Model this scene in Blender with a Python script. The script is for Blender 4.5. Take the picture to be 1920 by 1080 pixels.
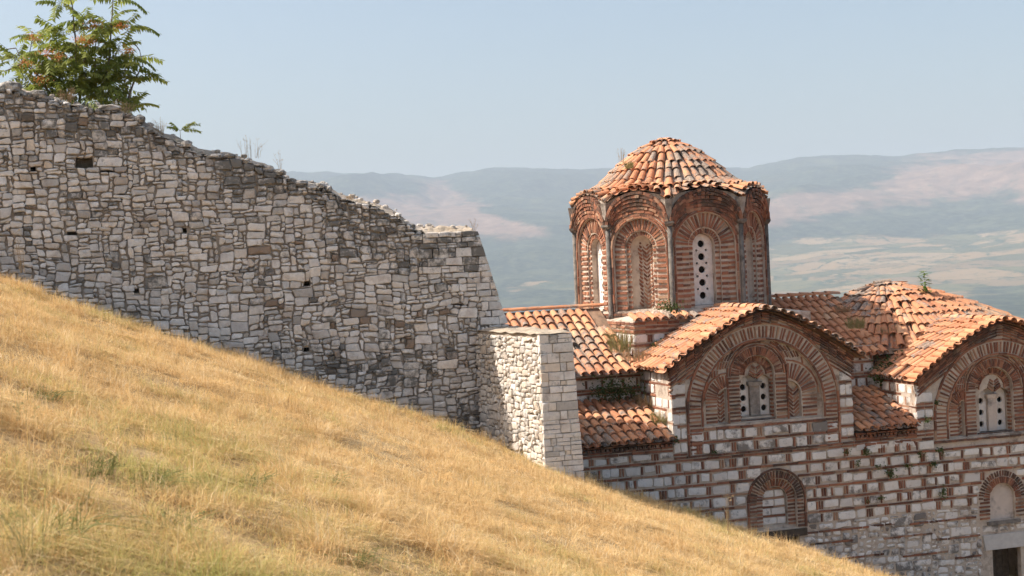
import bpy, math, random
import numpy as np
from math import sin, cos, pi, radians, sqrt, atan2, hypot
from mathutils import Vector, Matrix, noise as mnoise
from mathutils.geometry import tessellate_polygon

for o in list(bpy.data.objects):
    bpy.data.objects.remove(o)
scene = bpy.context.scene
COL = scene.collection
rng = random.Random(11)
nrng = np.random.default_rng(5)

# ------------------------------------------------------------------ camera
# Eye level is z = 0; the camera stands on the dry hillside looking +Y, held slightly out of level.
F_PX, ROLL, PITCH = 2667.0, 0.045, 38 / 2667.0
FW = np.array([0, cos(PITCH), -sin(PITCH)])
_U0 = np.array([0, sin(PITCH), cos(PITCH)])
_R0 = np.array([1.0, 0, 0])
RT = _R0 * cos(ROLL) - _U0 * sin(ROLL)
UP = _R0 * sin(ROLL) + _U0 * cos(ROLL)
cam_data = bpy.data.cameras.new('camera')
cam = bpy.data.objects.new('camera', cam_data)
COL.objects.link(cam)
cam.matrix_world = Matrix(((RT[0], UP[0], -FW[0], 0), (RT[1], UP[1], -FW[1], 0), (RT[2], UP[2], -FW[2], 0), (0, 0, 0, 1)))
cam_data.sensor_width = 36.0
cam_data.lens = F_PX * 36.0 / 1920.0
cam_data.clip_start = 0.1
cam_data.clip_end = 60000.0
cam_data.dof.use_dof = True
cam_data.dof.focus_distance = 31.0
cam_data.dof.aperture_fstop = 4.5
scene.camera = cam

# ------------------------------------------------------------------ light
TH = radians(17.0)                                   # wall and church front both recede to the right by 17 degrees
CU = np.array([cos(TH), sin(TH), 0.0])
CV = np.array([-sin(TH), cos(TH), 0.0])
CZ = np.array([0, 0, 1.0])
SUN_EL, SUN_BEHIND = radians(47.0), radians(17.0)
to_sun = (-CU * cos(SUN_BEHIND) + CV * sin(SUN_BEHIND)) * cos(SUN_EL) + CZ * sin(SUN_EL)
SUN_AZ = atan2(to_sun[0], to_sun[1])                 # from +Y towards +X
world = bpy.data.worlds.new('World')
scene.world = world
world.use_nodes = True
wn = world.node_tree
wn.nodes.clear()
sky = wn.nodes.new('ShaderNodeTexSky')
sky.sky_type = 'NISHITA'
sky.sun_disc = False
sky.sun_elevation = SUN_EL
sky.sun_rotation = SUN_AZ
sky.altitude = 200
sky.air_density = 1.0
sky.dust_density = 4.5
sky.ozone_density = 1.0
bg = wn.nodes.new('ShaderNodeBackground')
bg.inputs['Strength'].default_value = 0.099
wo = wn.nodes.new('ShaderNodeOutputWorld')
wtint = wn.nodes.new('ShaderNodeMix'); wtint.data_type = 'RGBA'; wtint.blend_type = 'MULTIPLY'
wtint.inputs[0].default_value = 1.0
wtint.inputs[7].default_value = (0.945, 0.945, 0.895, 1)     # dusty late-summer air
wn.links.new(sky.outputs[0], wtint.inputs[6])
wn.links.new(wtint.outputs[2], bg.inputs[0])
wn.links.new(bg.outputs[0], wo.inputs[0])
sun_data = bpy.data.lights.new('sun', 'SUN')
sun_data.energy = 3.5
sun_data.angle = radians(0.55)
sun_data.color = (1.0, 0.93, 0.835)
sun_ob = bpy.data.objects.new('sun', sun_data)
COL.objects.link(sun_ob)
sun_ob.location = (-30, 20, 40)
sun_ob.rotation_euler = Vector(to_sun).to_track_quat('Z', 'Y').to_euler()
scene.view_settings.view_transform = 'Standard'
scene.view_settings.look = 'None'
scene.view_settings.gamma = 1.0
scene.view_settings.use_curve_mapping = False
scene.view_settings.exposure = 1.09
scene.render.engine = 'CYCLES'
cy = scene.cycles
cy.use_denoising = True
cy.use_adaptive_sampling = True
cy.adaptive_threshold = 0.025
cy.max_bounces = 3
cy.diffuse_bounces = 2
cy.glossy_bounces = 2
cy.transmission_bounces = 3
cy.volume_bounces = 0
cy.transparent_max_bounces = 8
cy.caustics_reflective = False
cy.caustics_refractive = False

# ------------------------------------------------------------------ measuring helpers
def ray(px, py):
    return FW + RT * (px - 960) / F_PX + UP * (540 - py) / F_PX
def project(P):
    d = P @ FW
    return 960 + F_PX * (P @ RT) / d, 540 - F_PX * (P @ UP) / d
def at_depth(px, py, Y):
    d = ray(px, py)
    return d * Y / d[1]

class Frame:
    """plane frame: s to the right, z up, d outwards"""
    def __init__(self, o, s, n, z=CZ):
        self.o, self.s, self.n, self.z = np.array(o, float), np.array(s, float), np.array(n, float), np.array(z, float)
    def P(self, s, z, d=0.0):
        return self.o + self.s * s + self.z * z + self.n * d
    def px(self, x, y, d=0.0):
        r = ray(x, y)
        t = ((self.o + self.n * d) @ self.n) / (r @ self.n)
        q = r * t - self.o
        return float(q @ self.s), float(q @ self.z)

CH0 = at_depth(1437, 845, 32.0)                      # church datum: middle of the big gable, foot of its arch
def C(a, b, c):
    return CH0 + CU * a + CV * b + CZ * c
WA0 = at_depth(900, 620, 30.5)                       # wall datum: where the buttress meets the wall
def WL(a, b, c):
    return WA0 + CU * a + CV * b + CZ * c
FAC = Frame(CH0, CU, -CV)
WAL = Frame(WA0, CU, -CV)
GX, GY, G0 = -0.40075, -0.07117, -1.74               # the hillside is close to a plane

def fbm(x, y, z=0.0, oct=4):
    s, a, f = 0.0, 1.0, 1.0
    for _ in range(oct):
        s += a * mnoise.noise(Vector((x * f, y * f, z * f + 7.3)))
        a *= 0.5
        f *= 2.03
    return s

def ground(X, Y):
    """height of the ground near the camera"""
    z = GX * X + GY * Y + G0
    z += 0.10 * mnoise.noise(Vector((X * 0.33, Y * 0.33, 1.7))) + 0.05 * mnoise.noise(Vector((X * 1.1, Y * 1.1, 4.1))) + 0.03 * mnoise.noise(Vector((X * 2.6, Y * 1.7, 12.0)))
    P = np.array([X, Y, 0.0])
    a = (P - CH0) @ CU
    b = (P - CH0) @ CV
    k = min(max((a + 6.2) / 2.0, 0), 1)              # right of the buttress the bank drops to the church terrace
    edge = -2.45 + (1 - k) * 1.7
    t = min(max((b - edge) / 1.6, 0.0), 1.0)
    t = t * t * (3 - 2 * t)
    low = min(z, CH0[2] - 3.5) if k > 0 else z - 0.9
    low = low * k + (z - 0.55) * (1 - k)
    z = z * (1 - t) + low * t
    # rounded lip just before the drop
    return min(z, 12.0)

# ------------------------------------------------------------------ object helpers
def link(name, me, parent=None, loc=(0, 0, 0)):
    o = bpy.data.objects.new(name, me)
    COL.objects.link(o)
    o.location = loc
    if parent is not None:
        o.parent = parent
    return o
def tag(o, label=None, cat=None, group=None, kind=None):
    if label: o['label'] = label
    if cat: o['category'] = cat
    if group: o['group'] = group
    if kind: o['kind'] = kind
    return o
def root(name, loc, label, cat, group=None):
    o = link(name, None, None, tuple(float(x) for x in loc))
    o.empty_display_size = 0.2
    return tag(o, label, cat, group)
def origin(o):
    p = np.zeros(3)
    while o is not None:
        p = p + np.array(o.location)
        o = o.parent
    return p

class MB:
    """collects world-space geometry; build() links it as one mesh object"""
    def __init__(self):
        self.v, self.f, self.t, self.n, self.sm = [], [], [], 0, []
    def add(self, verts, faces, tint=(0.5, 0.5, 0.0), smooth=False):
        b = self.n
        self.v.extend([tuple(map(float, p)) for p in verts])
        for f in faces:
            self.f.append(tuple(b + i for i in f))
        self.t.extend([tint] * len(faces))
        self.sm.extend([smooth] * len(faces))
        self.n += len(verts)
    def box(self, P, tint=(0.5, 0.5, 0.0)):
        """P: 8 points, bottom 4 then top 4"""
        self.add(P, [(0, 3, 2, 1), (4, 5, 6, 7), (0, 1, 5, 4), (1, 2, 6, 5), (2, 3, 7, 6), (3, 0, 4, 7)], tint)
    def tube(self, pts, radii, n=6, tint=(0.5, 0.5, 0.0), cap=True):
        vs, fs = [], []
        pts = [np.array(p, float) for p in pts]
        for i, p in enumerate(pts):
            d = pts[min(i + 1, len(pts) - 1)] - pts[max(i - 1, 0)]
            d = d / (np.linalg.norm(d) + 1e-9)
            r = np.array([1, 0, 0]) if abs(d[0]) < 0.8 else np.array([0, 1.0, 0])
            a = np.cross(d, r); a /= np.linalg.norm(a)
            c = np.cross(d, a)
            for k in range(n):
                t = 2 * pi * k / n
                vs.append(p + radii[i] * (a * cos(t) + c * sin(t)))
        for i in range(len(pts) - 1):
            for k in range(n):
                k2 = (k + 1) % n
                fs.append((i * n + k, i * n + k2, (i + 1) * n + k2, (i + 1) * n + k))
        if cap:
            fs.append(tuple(range(n))[::-1])
            fs.append(tuple((len(pts) - 1) * n + k for k in range(n)))
        self.add(vs, fs, tint, True)
    def build(self, name, mat, parent=None):
        off = origin(parent) if parent is not None else np.zeros(3)
        me = bpy.data.meshes.new(name)
        vv = np.array(self.v, float).reshape(-1, 3) - off
        me.from_pydata(vv.tolist(), [], self.f)
        at = me.attributes.new('tint', 'FLOAT_VECTOR', 'FACE')
        at.data.foreach_set('vector', np.array(self.t, np.float32).ravel())
        me.polygons.foreach_set('use_smooth', np.array(self.sm, bool))
        me.materials.append(mat)
        me.update()
        return link(name, me, parent)

# pieces laid into walls and roofs: the largest become objects, the rest one joined part
PIECES = {}
def piece(key, part, mat, verts, faces, tint, smooth=False, w=1.0):
    PIECES.setdefault(key, []).append((np.array(verts, float), faces, tint, part, mat, smooth, w))
def crest_y(x):
    return 512 + 0.3455 * x
def finish_pieces(key, thing, name, rest_name, nmax=295):
    rank = []
    for i, (v, f, t, part, mat, sm, w) in enumerate(PIECES[key]):
        q = [project(p) for p in v]
        xs = [a for a, b in q]; ys = [b for a, b in q]
        x0, x1, y0, y1 = min(xs), max(xs), min(ys), max(ys)
        area = max(0, min(x1, 1920) - max(x0, 0)) * max(0, min(y1, 1080) - max(y0, 0))
        if 0.5 * (y0 + y1) > crest_y(0.5 * (x0 + x1)) - 4:
            area = 0
        rank.append((area * w, i))
    rank.sort(reverse=True)
    keep = set(i for a, i in rank[:nmax] if a > 25)
    rest = {}
    for i, (v, f, t, part, mat, sm, w) in enumerate(PIECES[key]):
        if i in keep:
            m = MB()
            c = v.mean(axis=0)
            me = bpy.data.meshes.new(name)
            me.from_pydata((v - c).tolist(), [], f)
            at = me.attributes.new('tint', 'FLOAT_VECTOR', 'FACE')
            at.data.foreach_set('vector', np.array([t] * len(f), np.float32).ravel())
            if sm:
                me.polygons.foreach_set('use_smooth', np.ones(len(f), bool))
            me.materials.append(mat)
            link(name, me, part, tuple(c - origin(part)))
        else:
            rest.setdefault(mat.name, [mat, MB()])[1].add(v, f, t, sm)
    for mat, m in rest.values():
        tag(m.build(rest_name, mat, thing), kind='stuff')

# ------------------------------------------------------------------ materials
class NT:
    def __init__(self, name):
        self.m = bpy.data.materials.new(name)
        self.m.use_nodes = True
        self.t = self.m.node_tree
        self.t.nodes.clear()
        self.out = self.t.nodes.new('ShaderNodeOutputMaterial')
    def n(self, typ, **kw):
        nd = self.t.nodes.new('ShaderNode' + typ)
        for k, v in kw.items():
            if hasattr(nd, k) and not k.startswith('i_'):
                setattr(nd, k, v)
        return nd
    def put(self, sock, val):
        if isinstance(val, bpy.types.NodeSocket):
            self.t.links.new(val, sock)
        elif isinstance(val, (tuple, list)) and len(val) == 3 and sock.type == 'RGBA':
            sock.default_value = (*val, 1)
        else:
            sock.default_value = val
    def pos(self):
        return self.n('NewGeometry').outputs['Position']
    def tint(self):
        a = self.n('Attribute', attribute_name='tint')
        s = self.n('SeparateXYZ')
        self.t.links.new(a.outputs['Vector'], s.inputs[0])
        return s.outputs
    def attr(self, name):
        return self.n('Attribute', attribute_name=name).outputs['Fac']
    def noise(self, scale, detail=4, rough=0.6, vec=None, off=None):
        nd = self.n('TexNoise')
        nd.inputs['Scale'].default_value = scale
        nd.inputs['Detail'].default_value = detail
        nd.inputs['Roughness'].default_value = rough
        v = vec if vec is not None else self.pos()
        if off is not None:
            a = self.n('VectorMath', operation='ADD')
            self.put(a.inputs[0], v)
            a.inputs[1].default_value = off
            v = a.outputs[0]
        self.put(nd.inputs['Vector'], v)
        return nd.outputs['Fac']
    def scaled(self, vec, s):
        a = self.n('VectorMath', operation='MULTIPLY')
        self.put(a.inputs[0], vec)
        a.inputs[1].default_value = s
        return a.outputs[0]
    def ramp(self, fac, stops, interp='LINEAR'):
        r = self.n('ValToRGB')
        r.color_ramp.interpolation = interp
        el = r.color_ramp.elements
        while len(el) < len(stops):
            el.new(0.5)
        for e, (p, c) in zip(el, stops):
            e.position = p
            e.color = (*c, 1) if isinstance(c, tuple) else (c, c, c, 1)
        self.put(r.inputs[0], fac)
        return r.outputs[0]
    def map(self, val, a, b, c=0.0, d=1.0):
        r = self.n('MapRange')
        self.put(r.inputs[0], val)
        for i, x in enumerate((a, b, c, d)):
            self.put(r.inputs[i + 1], x)
        return r.outputs[0]
    def math(self, op, a, b=0.0):
        r = self.n('Math', operation=op)
        self.put(r.inputs[0], a)
        self.put(r.inputs[1], b)
        return r.outputs[0]
    def mix(self, fac, a, b, mode='MIX'):
        r = self.n('Mix', data_type='RGBA', blend_type=mode)
        self.put(r.inputs[0], fac)
        self.put(r.inputs[6], a)
        self.put(r.inputs[7], b)
        return r.outputs[2]
    def bump(self, h, strength=0.5, dist=0.01):
        b = self.n('Bump')
        b.inputs['Strength'].default_value = strength
        b.inputs['Distance'].default_value = dist
        self.put(b.inputs['Height'], h)
        return b.outputs[0]
    def surf(self, col, rough=0.9, normal=None, spec=0.15):
        p = self.n('BsdfPrincipled')
        self.put(p.inputs['Base Color'], col)
        self.put(p.inputs['Roughness'], rough)
        p.inputs['Specular IOR Level'].default_value = spec
        if normal is not None:
            self.put(p.inputs['Normal'], normal)
        self.t.links.new(p.outputs[0], self.out.inputs[0])
        return self.m

def mat_rubble(name, pale, grey, brown, patina):
    k = NT(name)
    r = k.tint()
    col = k.ramp(r[0], [(0.0, brown), (0.012, brown), (0.03, grey), (0.4, pale), (0.85, tuple(min(1, c * 1.1) for c in pale)), (1.0, grey)])
    fine = k.noise(14, 5, 0.65)
    col = k.mix(k.map(fine, 0.35, 0.75, 0.0, 0.5), col, k.mix(0.5, col, (0.20, 0.17, 0.15)))
    warm = k.noise(3.1, 3, 0.6, off=(3, 9, 1))
    col = k.mix(k.map(warm, 0.5, 0.75, 0.0, 0.55), col, (0.40, 0.31, 0.25))
    col = k.mix(1.0, col, k.ramp(r[1], [(0.0, (0.66, 0.66, 0.66)), (0.2, (0.92, 0.92, 0.92)), (0.6, (1.06, 1.06, 1.07)), (0.85, (1.04, 1.02, 1.0)), (1.0, (0.95, 0.88, 0.80))]), 'MULTIPLY')
    # dark lichen, heavier where the stone carries patina
    li = k.noise(7.5, 5, 0.7, off=(11, 2, 5))
    lv = k.math('ADD', li, k.math('MULTIPLY', r[2], 0.36))
    col = k.mix(k.map(lv, 0.60, 0.80, 0.0, 0.88), col, patina)
    spk = k.noise(55, 3, 0.6, off=(1, 7, 3))
    col = k.mix(k.map(spk, 0.62, 0.72, 0.0, 0.35), col, (0.10, 0.095, 0.085))
    h = k.math('ADD', fine, k.math('MULTIPLY', spk, 0.4))
    return k.surf(col, 0.93, k.bump(h, 0.75, 0.018))
M = {}
M['rubble'] = mat_rubble('limestone_rubble', (0.82, 0.765, 0.70), (0.63, 0.585, 0.535), (0.30, 0.22, 0.16), (0.13, 0.122, 0.108))
def mat_simple(name, a, b, scale=6, dark=None, bump=0.6, rough=0.95):
    k = NT(name)
    n1 = k.noise(scale, 5, 0.65)
    col = k.mix(k.map(n1, 0.3, 0.7), a, b)
    if dark:
        n2 = k.noise(scale * 0.35, 5, 0.7, off=(5, 1, 8))
        col = k.mix(k.map(n2, 0.52, 0.66, 0, 0.8), col, dark)
    n3 = k.noise(scale * 6, 3, 0.6)
    return k.surf(col, rough, k.bump(k.math('ADD', n1, n3), bump, 0.02))
M['wall_mortar'] = mat_simple('earthy_mortar', (0.34, 0.28, 0.225), (0.52, 0.44, 0.36), 5, (0.19, 0.155, 0.13))
M['wall_top'] = mat_simple('rubble_fill', (0.34, 0.27, 0.20), (0.50, 0.42, 0.33), 7, (0.22, 0.17, 0.12))
M['mortar'] = mat_simple('lime_mortar', (0.47, 0.375, 0.30), (0.64, 0.545, 0.455), 6, (0.20, 0.14, 0.105))
def mat_churchstone():
    k = NT('white_ashlar')
    r = k.tint()
    col = k.ramp(r[0], [(0.0, (0.46, 0.415, 0.375)), (0.15, (0.66, 0.605, 0.56)), (0.5, (0.77, 0.715, 0.665)), (1.0, (0.82, 0.77, 0.72))])
    n1 = k.noise(9, 5, 0.65)
    col = k.mix(k.map(n1, 0.45, 0.8, 0, 0.5), col, (0.48, 0.41, 0.37))
    n2 = k.noise(3.2, 6, 0.72, off=(4, 4, 9))
    col = k.mix(k.map(k.math('ADD', n2, k.math('MULTIPLY', r[2], 0.3)), 0.58, 0.70, 0, 0.85), col, (0.14, 0.12, 0.105))
    return k.surf(col, 0.9, k.bump(k.math('ADD', n1, k.noise(40, 3)), 0.6, 0.012))
M['ashlar'] = mat_churchstone()
def mat_brick():
    k = NT('old_brick')
    r = k.tint()
    col = k.ramp(r[0], [(0.0, (0.12, 0.056, 0.040)), (0.3, (0.24, 0.098, 0.060)), (0.6, (0.32, 0.132, 0.078)), (0.85, (0.37, 0.175, 0.105)), (1.0, (0.40, 0.26, 0.175))])
    n1 = k.noise(18, 5, 0.65)
    col = k.mix(k.map(n1, 0.45, 0.85, 0, 0.5), col, (0.36, 0.23, 0.165))
    n2 = k.noise(2.6, 6, 0.72, off=(1, 6, 2))
    col = k.mix(k.map(k.math('ADD', n2, k.math('MULTIPLY', r[2], 0.3)), 0.56, 0.72, 0, 0.82), col, (0.07, 0.055, 0.045))
    return k.surf(col, 0.92, k.bump(n1, 0.5, 0.01))
M['brick'] = mat_brick()
def mat_tile():
    k = NT('clay_tile')
    r = k.tint()
    col = k.ramp(r[0], [(0.0, (0.26, 0.105, 0.062)), (0.25, (0.46, 0.18, 0.09)), (0.55, (0.58, 0.25, 0.125)), (0.8, (0.64, 0.325, 0.175)), (1.0, (0.62, 0.42, 0.27))])
    n1 = k.noise(16, 5, 0.65)
    col = k.mix(k.map(n1, 0.4, 0.85, 0, 0.5), col, (0.56, 0.38, 0.26))
    n2 = k.noise(5.0, 6, 0.72, off=(8, 3, 2))
    lv = k.math('ADD', n2, k.math('MULTIPLY', r[2], 0.42))
    col = k.mix(k.map(lv, 0.62, 0.78, 0, 0.85), col, k.ramp(k.noise(25, 4, 0.6), [(0.3, (0.09, 0.08, 0.065)), (0.5, (0.24, 0.215, 0.185)), (0.7, (0.40, 0.37, 0.32))]))
    return k.surf(col, 0.88, k.bump(n1, 0.45, 0.008))
M['tile'] = mat_tile()
M['roof_bed'] = mat_simple('roof_bedding', (0.26, 0.165, 0.11), (0.38, 0.25, 0.17), 8, (0.13, 0.10, 0.075))
M['plaster'] = mat_simple('white_plaster', (0.72, 0.655, 0.605), (0.82, 0.76, 0.71), 12, (0.54, 0.47, 0.42), 0.5)
M['old_plaster'] = mat_simple('stained_plaster', (0.55, 0.46, 0.40), (0.66, 0.56, 0.49), 6, (0.20, 0.17, 0.15), 0.4)
M['mullion'] = mat_simple('stained_mullion', (0.20, 0.17, 0.15), (0.40, 0.345, 0.30), 10, (0.12, 0.10, 0.09), 0.4)
M['springer'] = mat_simple('weathered_plaster', (0.26, 0.22, 0.185), (0.46, 0.40, 0.345), 9, (0.14, 0.115, 0.095), 0.5)
M['grey_stone'] = mat_simple('grey_carved_stone', (0.12, 0.105, 0.09), (0.27, 0.235, 0.205), 9, (0.06, 0.052, 0.045), 0.5)
M['dark'] = mat_simple('painted_interior_shade', (0.035, 0.03, 0.027), (0.05, 0.045, 0.04), 6)  # near-black colour painted in for the shade of unlit rooms
M['wood'] = mat_simple('dark_timber', (0.07, 0.052, 0.038), (0.13, 0.10, 0.075), 12)
M['lintel'] = mat_simple('stone_lintel', (0.50, 0.47, 0.45), (0.60, 0.57, 0.54), 8, None, 0.4)
def mat_leaf(name, a, b, trans=0.35):
    k = NT(name)
    oi = k.n('ObjectInfo').outputs['Random']
    n1 = k.noise(9, 2)
    col = k.mix(k.math('ADD', k.math('MULTIPLY', oi, 0.6), k.math('MULTIPLY', n1, 0.4)), a, b)
    d = k.n('BsdfPrincipled'); k.put(d.inputs['Base Color'], col); d.inputs['Roughness'].default_value = 0.6
    d.inputs['Specular IOR Level'].default_value = 0.3
    tr = k.n('BsdfTranslucent'); k.put(tr.inputs[0], col)
    mx = k.n('MixShader'); mx.inputs[0].default_value = trans
    k.t.links.new(d.outputs[0], mx.inputs[1]); k.t.links.new(tr.outputs[0], mx.inputs[2])
    k.t.links.new(mx.outputs[0], k.out.inputs[0])
    return k.m
M['leaf'] = mat_leaf('ailanthus_leaf', (0.12, 0.17, 0.03), (0.36, 0.38, 0.09), 0.5)
M['sapling'] = mat_leaf('sapling_leaf', (0.12, 0.20, 0.03), (0.24, 0.32, 0.06))
M['ivy'] = mat_leaf('wall_plant_leaf', (0.045, 0.075, 0.02), (0.12, 0.16, 0.045))
M['weed_dry'] = mat_leaf('dry_stalk', (0.36, 0.24, 0.13), (0.50, 0.36, 0.21), 0.25)
M['weed_olive'] = mat_leaf('half_dry_weed', (0.36, 0.33, 0.14), (0.50, 0.44, 0.21), 0.5)
M['green_weed'] = mat_leaf('green_weed_blade', (0.24, 0.25, 0.085), (0.38, 0.37, 0.14), 0.5)
M['seed'] = mat_leaf('seed_cluster', (0.55, 0.17, 0.055), (0.68, 0.30, 0.11), 0.3)
M['bark'] = mat_simple('grey_bark', (0.16, 0.13, 0.105), (0.26, 0.215, 0.175), 14)
# ------------------------------------------------------------------ far country: valley and hills (one sheet to the horizon)
def lerp_pts(pts, x):
    if x <= pts[0][0]: return pts[0][1]
    for (a, b), (c, d) in zip(pts, pts[1:]):
        if x <= c:
            t = (x - a) / (c - a)
            return b + (d - b) * t
    return pts[-1][1]
RAD_H = [(45, -11), (70, -24), (150, -70), (350, -150), (800, -196), (2600, -196), (3600, -180), (4600, -140), (5400, -60), (6300, 60), (7200, 225), (8100, 400), (8900, 545), (9500, 610), (10200, 590), (11400, 430), (12000, 380)]
SKYLINE = [(-60, 1.0), (-14, 1.10), (-8.5, 1.13), (-6.0, 1.085), (-4.0, 1.04), (-2.6, 1.01), (-1.6, 1.06), (-0.6, 1.075), (2.5, 1.03), (6, 1.0), (9.5, 0.99), (11.5, 1.03), (14, 1.01), (17, 0.985), (20.5, 0.97), (30, 1.0), (60, 0.95), (180, 0.9)]
def far_height(az, r):
    x, y = r * sin(az), r * cos(az)
    z = lerp_pts(RAD_H, r)
    d = math.degrees(az)
    k = lerp_pts(SKYLINE, d if d >= -60 else -60)
    up = min(max((r - 4200) / 4500.0, 0), 1)
    z = z if z < 0 else z * (1 + (k - 1) * up)
    rid = 1 - abs(mnoise.noise(Vector((x / 1500.0, y / 2300.0, 3.3))) * 1.6)
    tp = 1 - 0.8 * min(max((r - 8500) / 900.0, 0), 1)
    z += up * tp * 165 * (rid - 0.6)
    z += up * (0.35 + 0.65 * tp) * 58 * fbm(x / 620.0, y / 620.0, 1.0, 5)
    mid = min(max((r - 250) / 900.0, 0), 1)
    z += mid * 9 * fbm(x / 420.0, y / 420.0, 9.0, 3)
    if r > 8800:
        z += 7 * fbm(x / 130.0, y / 130.0, 5.0, 3)
    return z
def smooth(a, b, x):
    t = min(max((x - a) / (b - a), 0.0), 1.0)
    return t * t * (3 - 2 * t)
def land_cover(x, y, z):
    """(bare dry slope, cultivated) by place on the far hills"""
    az = math.degrees(atan2(x, y)); r = hypot(x, y)
    el = math.degrees(atan2(z, r))
    w = 0.5 * fbm(x / 900.0, y / 900.0, 2.0, 5)
    e = el + w
    # pinkish open slopes on the hill to the left
    left = smooth(0.7, 2.0, e) * (1 - smooth(2.7, 3.6, e + 0.35 * max(0, az + 3.2) * smooth(-4, -1, az)))
    left = min(1.0, left * 1.25) * (1 - 0.4 * smooth(0.3, 0.8, fbm(x / 500.0, y / 800.0, 6.0, 4) + 0.3))
    c = 1.75 + 0.135 * (az - 10)
    right = smooth(c - 1.5, c - 0.3, e) * (1 - smooth(c + 0.0, c + 1.0, e))
    right = max(right, smooth(14.0, 17.0, az + 2 * w) * smooth(1.3, 2.3, e) * (1 - smooth(3.0, 3.9, e)))
    right *= 1 - 0.7 * smooth(0.2, 0.7, fbm(x / 700.0, y / 1200.0, 16.0, 4) + 0.1)
    k = smooth(4.0, 9.0, az + w)
    bare = left * (1 - k) + right * k
    if abs(az) > 32:
        bare = smooth(0.0, 0.5, fbm(x / 1500.0, y / 1500.0, 6.0, 3) + 0.2)
    fld = smooth(7.5, 11.5, az + 2.2 * w) * (1 - smooth(-0.2, 0.9, e)) if az < 40 else 0.5
    fld *= 1 - smooth(-1.2, -1.8, e) * smooth(16.0, 18.5, az)
    fld = max(fld, 0.75 * smooth(0.25, 0.6, fbm(x / 420.0, y / 700.0, 21.0, 4)) * (1 - smooth(-0.2, 1.0, el)))
    return bare, fld, w
def build_far():
    azs = list(np.radians(np.concatenate([np.arange(-180, -24, 4.0), np.arange(-24, 26, 0.085), np.arange(26, 180, 4.0)])))
    rs = list(np.concatenate([np.geomspace(45, 4000, 40)[:-1], np.linspace(4000, 9900, 230), [10400, 11200, 12000]]))
    nA, nR = len(azs), len(rs)
    vs = np.zeros((nR * nA, 3)); cov = np.zeros((nR * nA, 3), np.float32)
    fine = [abs(math.degrees(a)) < 26 for a in azs]
    for j, r in enumerate(rs):
        for i, a in enumerate(azs):
            z = far_height(a, r)
            if r < 400:
                X, Y = r * sin(a), r * cos(a)
                w = smooth(45, 400, r)
                g = min(max(GX * X + GY * Y + G0, -60), 14) - 1.2
                side = smooth(-0.2, 0.7, -sin(a)) if cos(a) > -0.3 else 0.7
                z = z * (1 - side * (1 - w)) + g * side * (1 - w)
            x, y = r * sin(a), r * cos(a)
            vs[j * nA + i] = (x, y, z)
            if r > 2500 and fine[i]:
                cov[j * nA + i] = land_cover(x, y, z)
            elif r > 2500:
                cov[j * nA + i] = (0.4, 0.3, 0)
            else:
                cov[j * nA + i] = (0.5, 0, 0)
    fs = []
    for j in range(nR - 1):
        for i in range(nA):
            i2 = (i + 1) % nA
            fs.append((j * nA + i, j * nA + i2, (j + 1) * nA + i2, (j + 1) * nA + i))
    me = bpy.data.meshes.new('valley_and_hills')
    me.from_pydata(vs.tolist(), [], fs)
    at = me.attributes.new('cover', 'FLOAT_VECTOR', 'POINT')
    at.data.foreach_set('vector', cov.ravel())
    me.polygons.foreach_set('use_smooth', np.ones(len(fs), bool))
    k = NT('far_country')
    a = k.n('Attribute', attribute_name='cover')
    s = k.n('SeparateXYZ'); k.t.links.new(a.outputs['Vector'], s.inputs[0])
    p = k.pos()
    big = k.noise(1 / 260.0, 5, 0.65)
    tree = k.noise(1 / 34.0, 4, 0.7, off=(9, 3, 0))
    forest = k.ramp(tree, [(0.35, (0.014, 0.022, 0.016)), (0.5, (0.034, 0.048, 0.030)), (0.66, (0.085, 0.094, 0.055))])
    forest = k.mix(k.map(big, 0.54, 0.66, 0, 0.4), forest, (0.14, 0.145, 0.075))
    dry = k.ramp(k.noise(1 / 90.0, 5, 0.7, off=(50, 0, 0)), [(0.3, (0.11, 0.078, 0.055)), (0.5, (0.19, 0.122, 0.082)), (0.72, (0.30, 0.20, 0.135))])
    scrub = k.math('MULTIPLY', k.map(tree, 0.56, 0.62), k.map(k.noise(1 / 190.0, 4, 0.7, off=(7, 7, 0)), 0.46, 0.60))
    dry = k.mix(scrub, dry, (0.05, 0.07, 0.04))
    # strip fields: cells stretched along the contour
    vo = k.n('TexVoronoi'); vo.inputs['Scale'].default_value = 1.0; vo.inputs['Randomness'].default_value = 0.9
    warp = k.n('VectorMath', operation='ADD')
    wv = k.n('TexNoise'); wv.inputs['Scale'].default_value = 1 / 420.0; wv.inputs['Detail'].default_value = 3.0
    k.put(wv.inputs['Vector'], p)
    wsc = k.scaled(wv.outputs['Color'], (420, 420, 0))
    k.put(warp.inputs[0], p); k.put(warp.inputs[1], wsc)
    cell = k.scaled(warp.outputs[0], (1 / 210.0, 1 / 150.0, 0.0))
    k.put(vo.inputs['Vector'], cell)
    fsep = k.n('SeparateColor'); k.put(fsep.inputs[0], vo.outputs['Color'])
    fcol = k.ramp(fsep.outputs[0], [(0.0, (0.27, 0.18, 0.095)), (0.22, (0.19, 0.13, 0.07)), (0.40, (0.31, 0.22, 0.125)), (0.50, (0.10, 0.11, 0.05)), (0.66, (0.17, 0.145, 0.072)), (0.80, (0.05, 0.068, 0.034))], 'CONSTANT')
    ve = k.n('TexVoronoi', feature='DISTANCE_TO_EDGE'); ve.inputs['Scale'].default_value = 1.0; ve.inputs['Randomness'].default_value = 0.9
    k.put(ve.inputs['Vector'], cell)
    fcol = k.mix(0.35, fcol, (0.17, 0.135, 0.075))
    hedge = k.math('MULTIPLY', k.map(ve.outputs['Distance'], 0.06, 0.02), k.map(tree, 0.44, 0.52))
    fcol = k.mix(hedge, fcol, (0.045, 0.065, 0.035))
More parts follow.
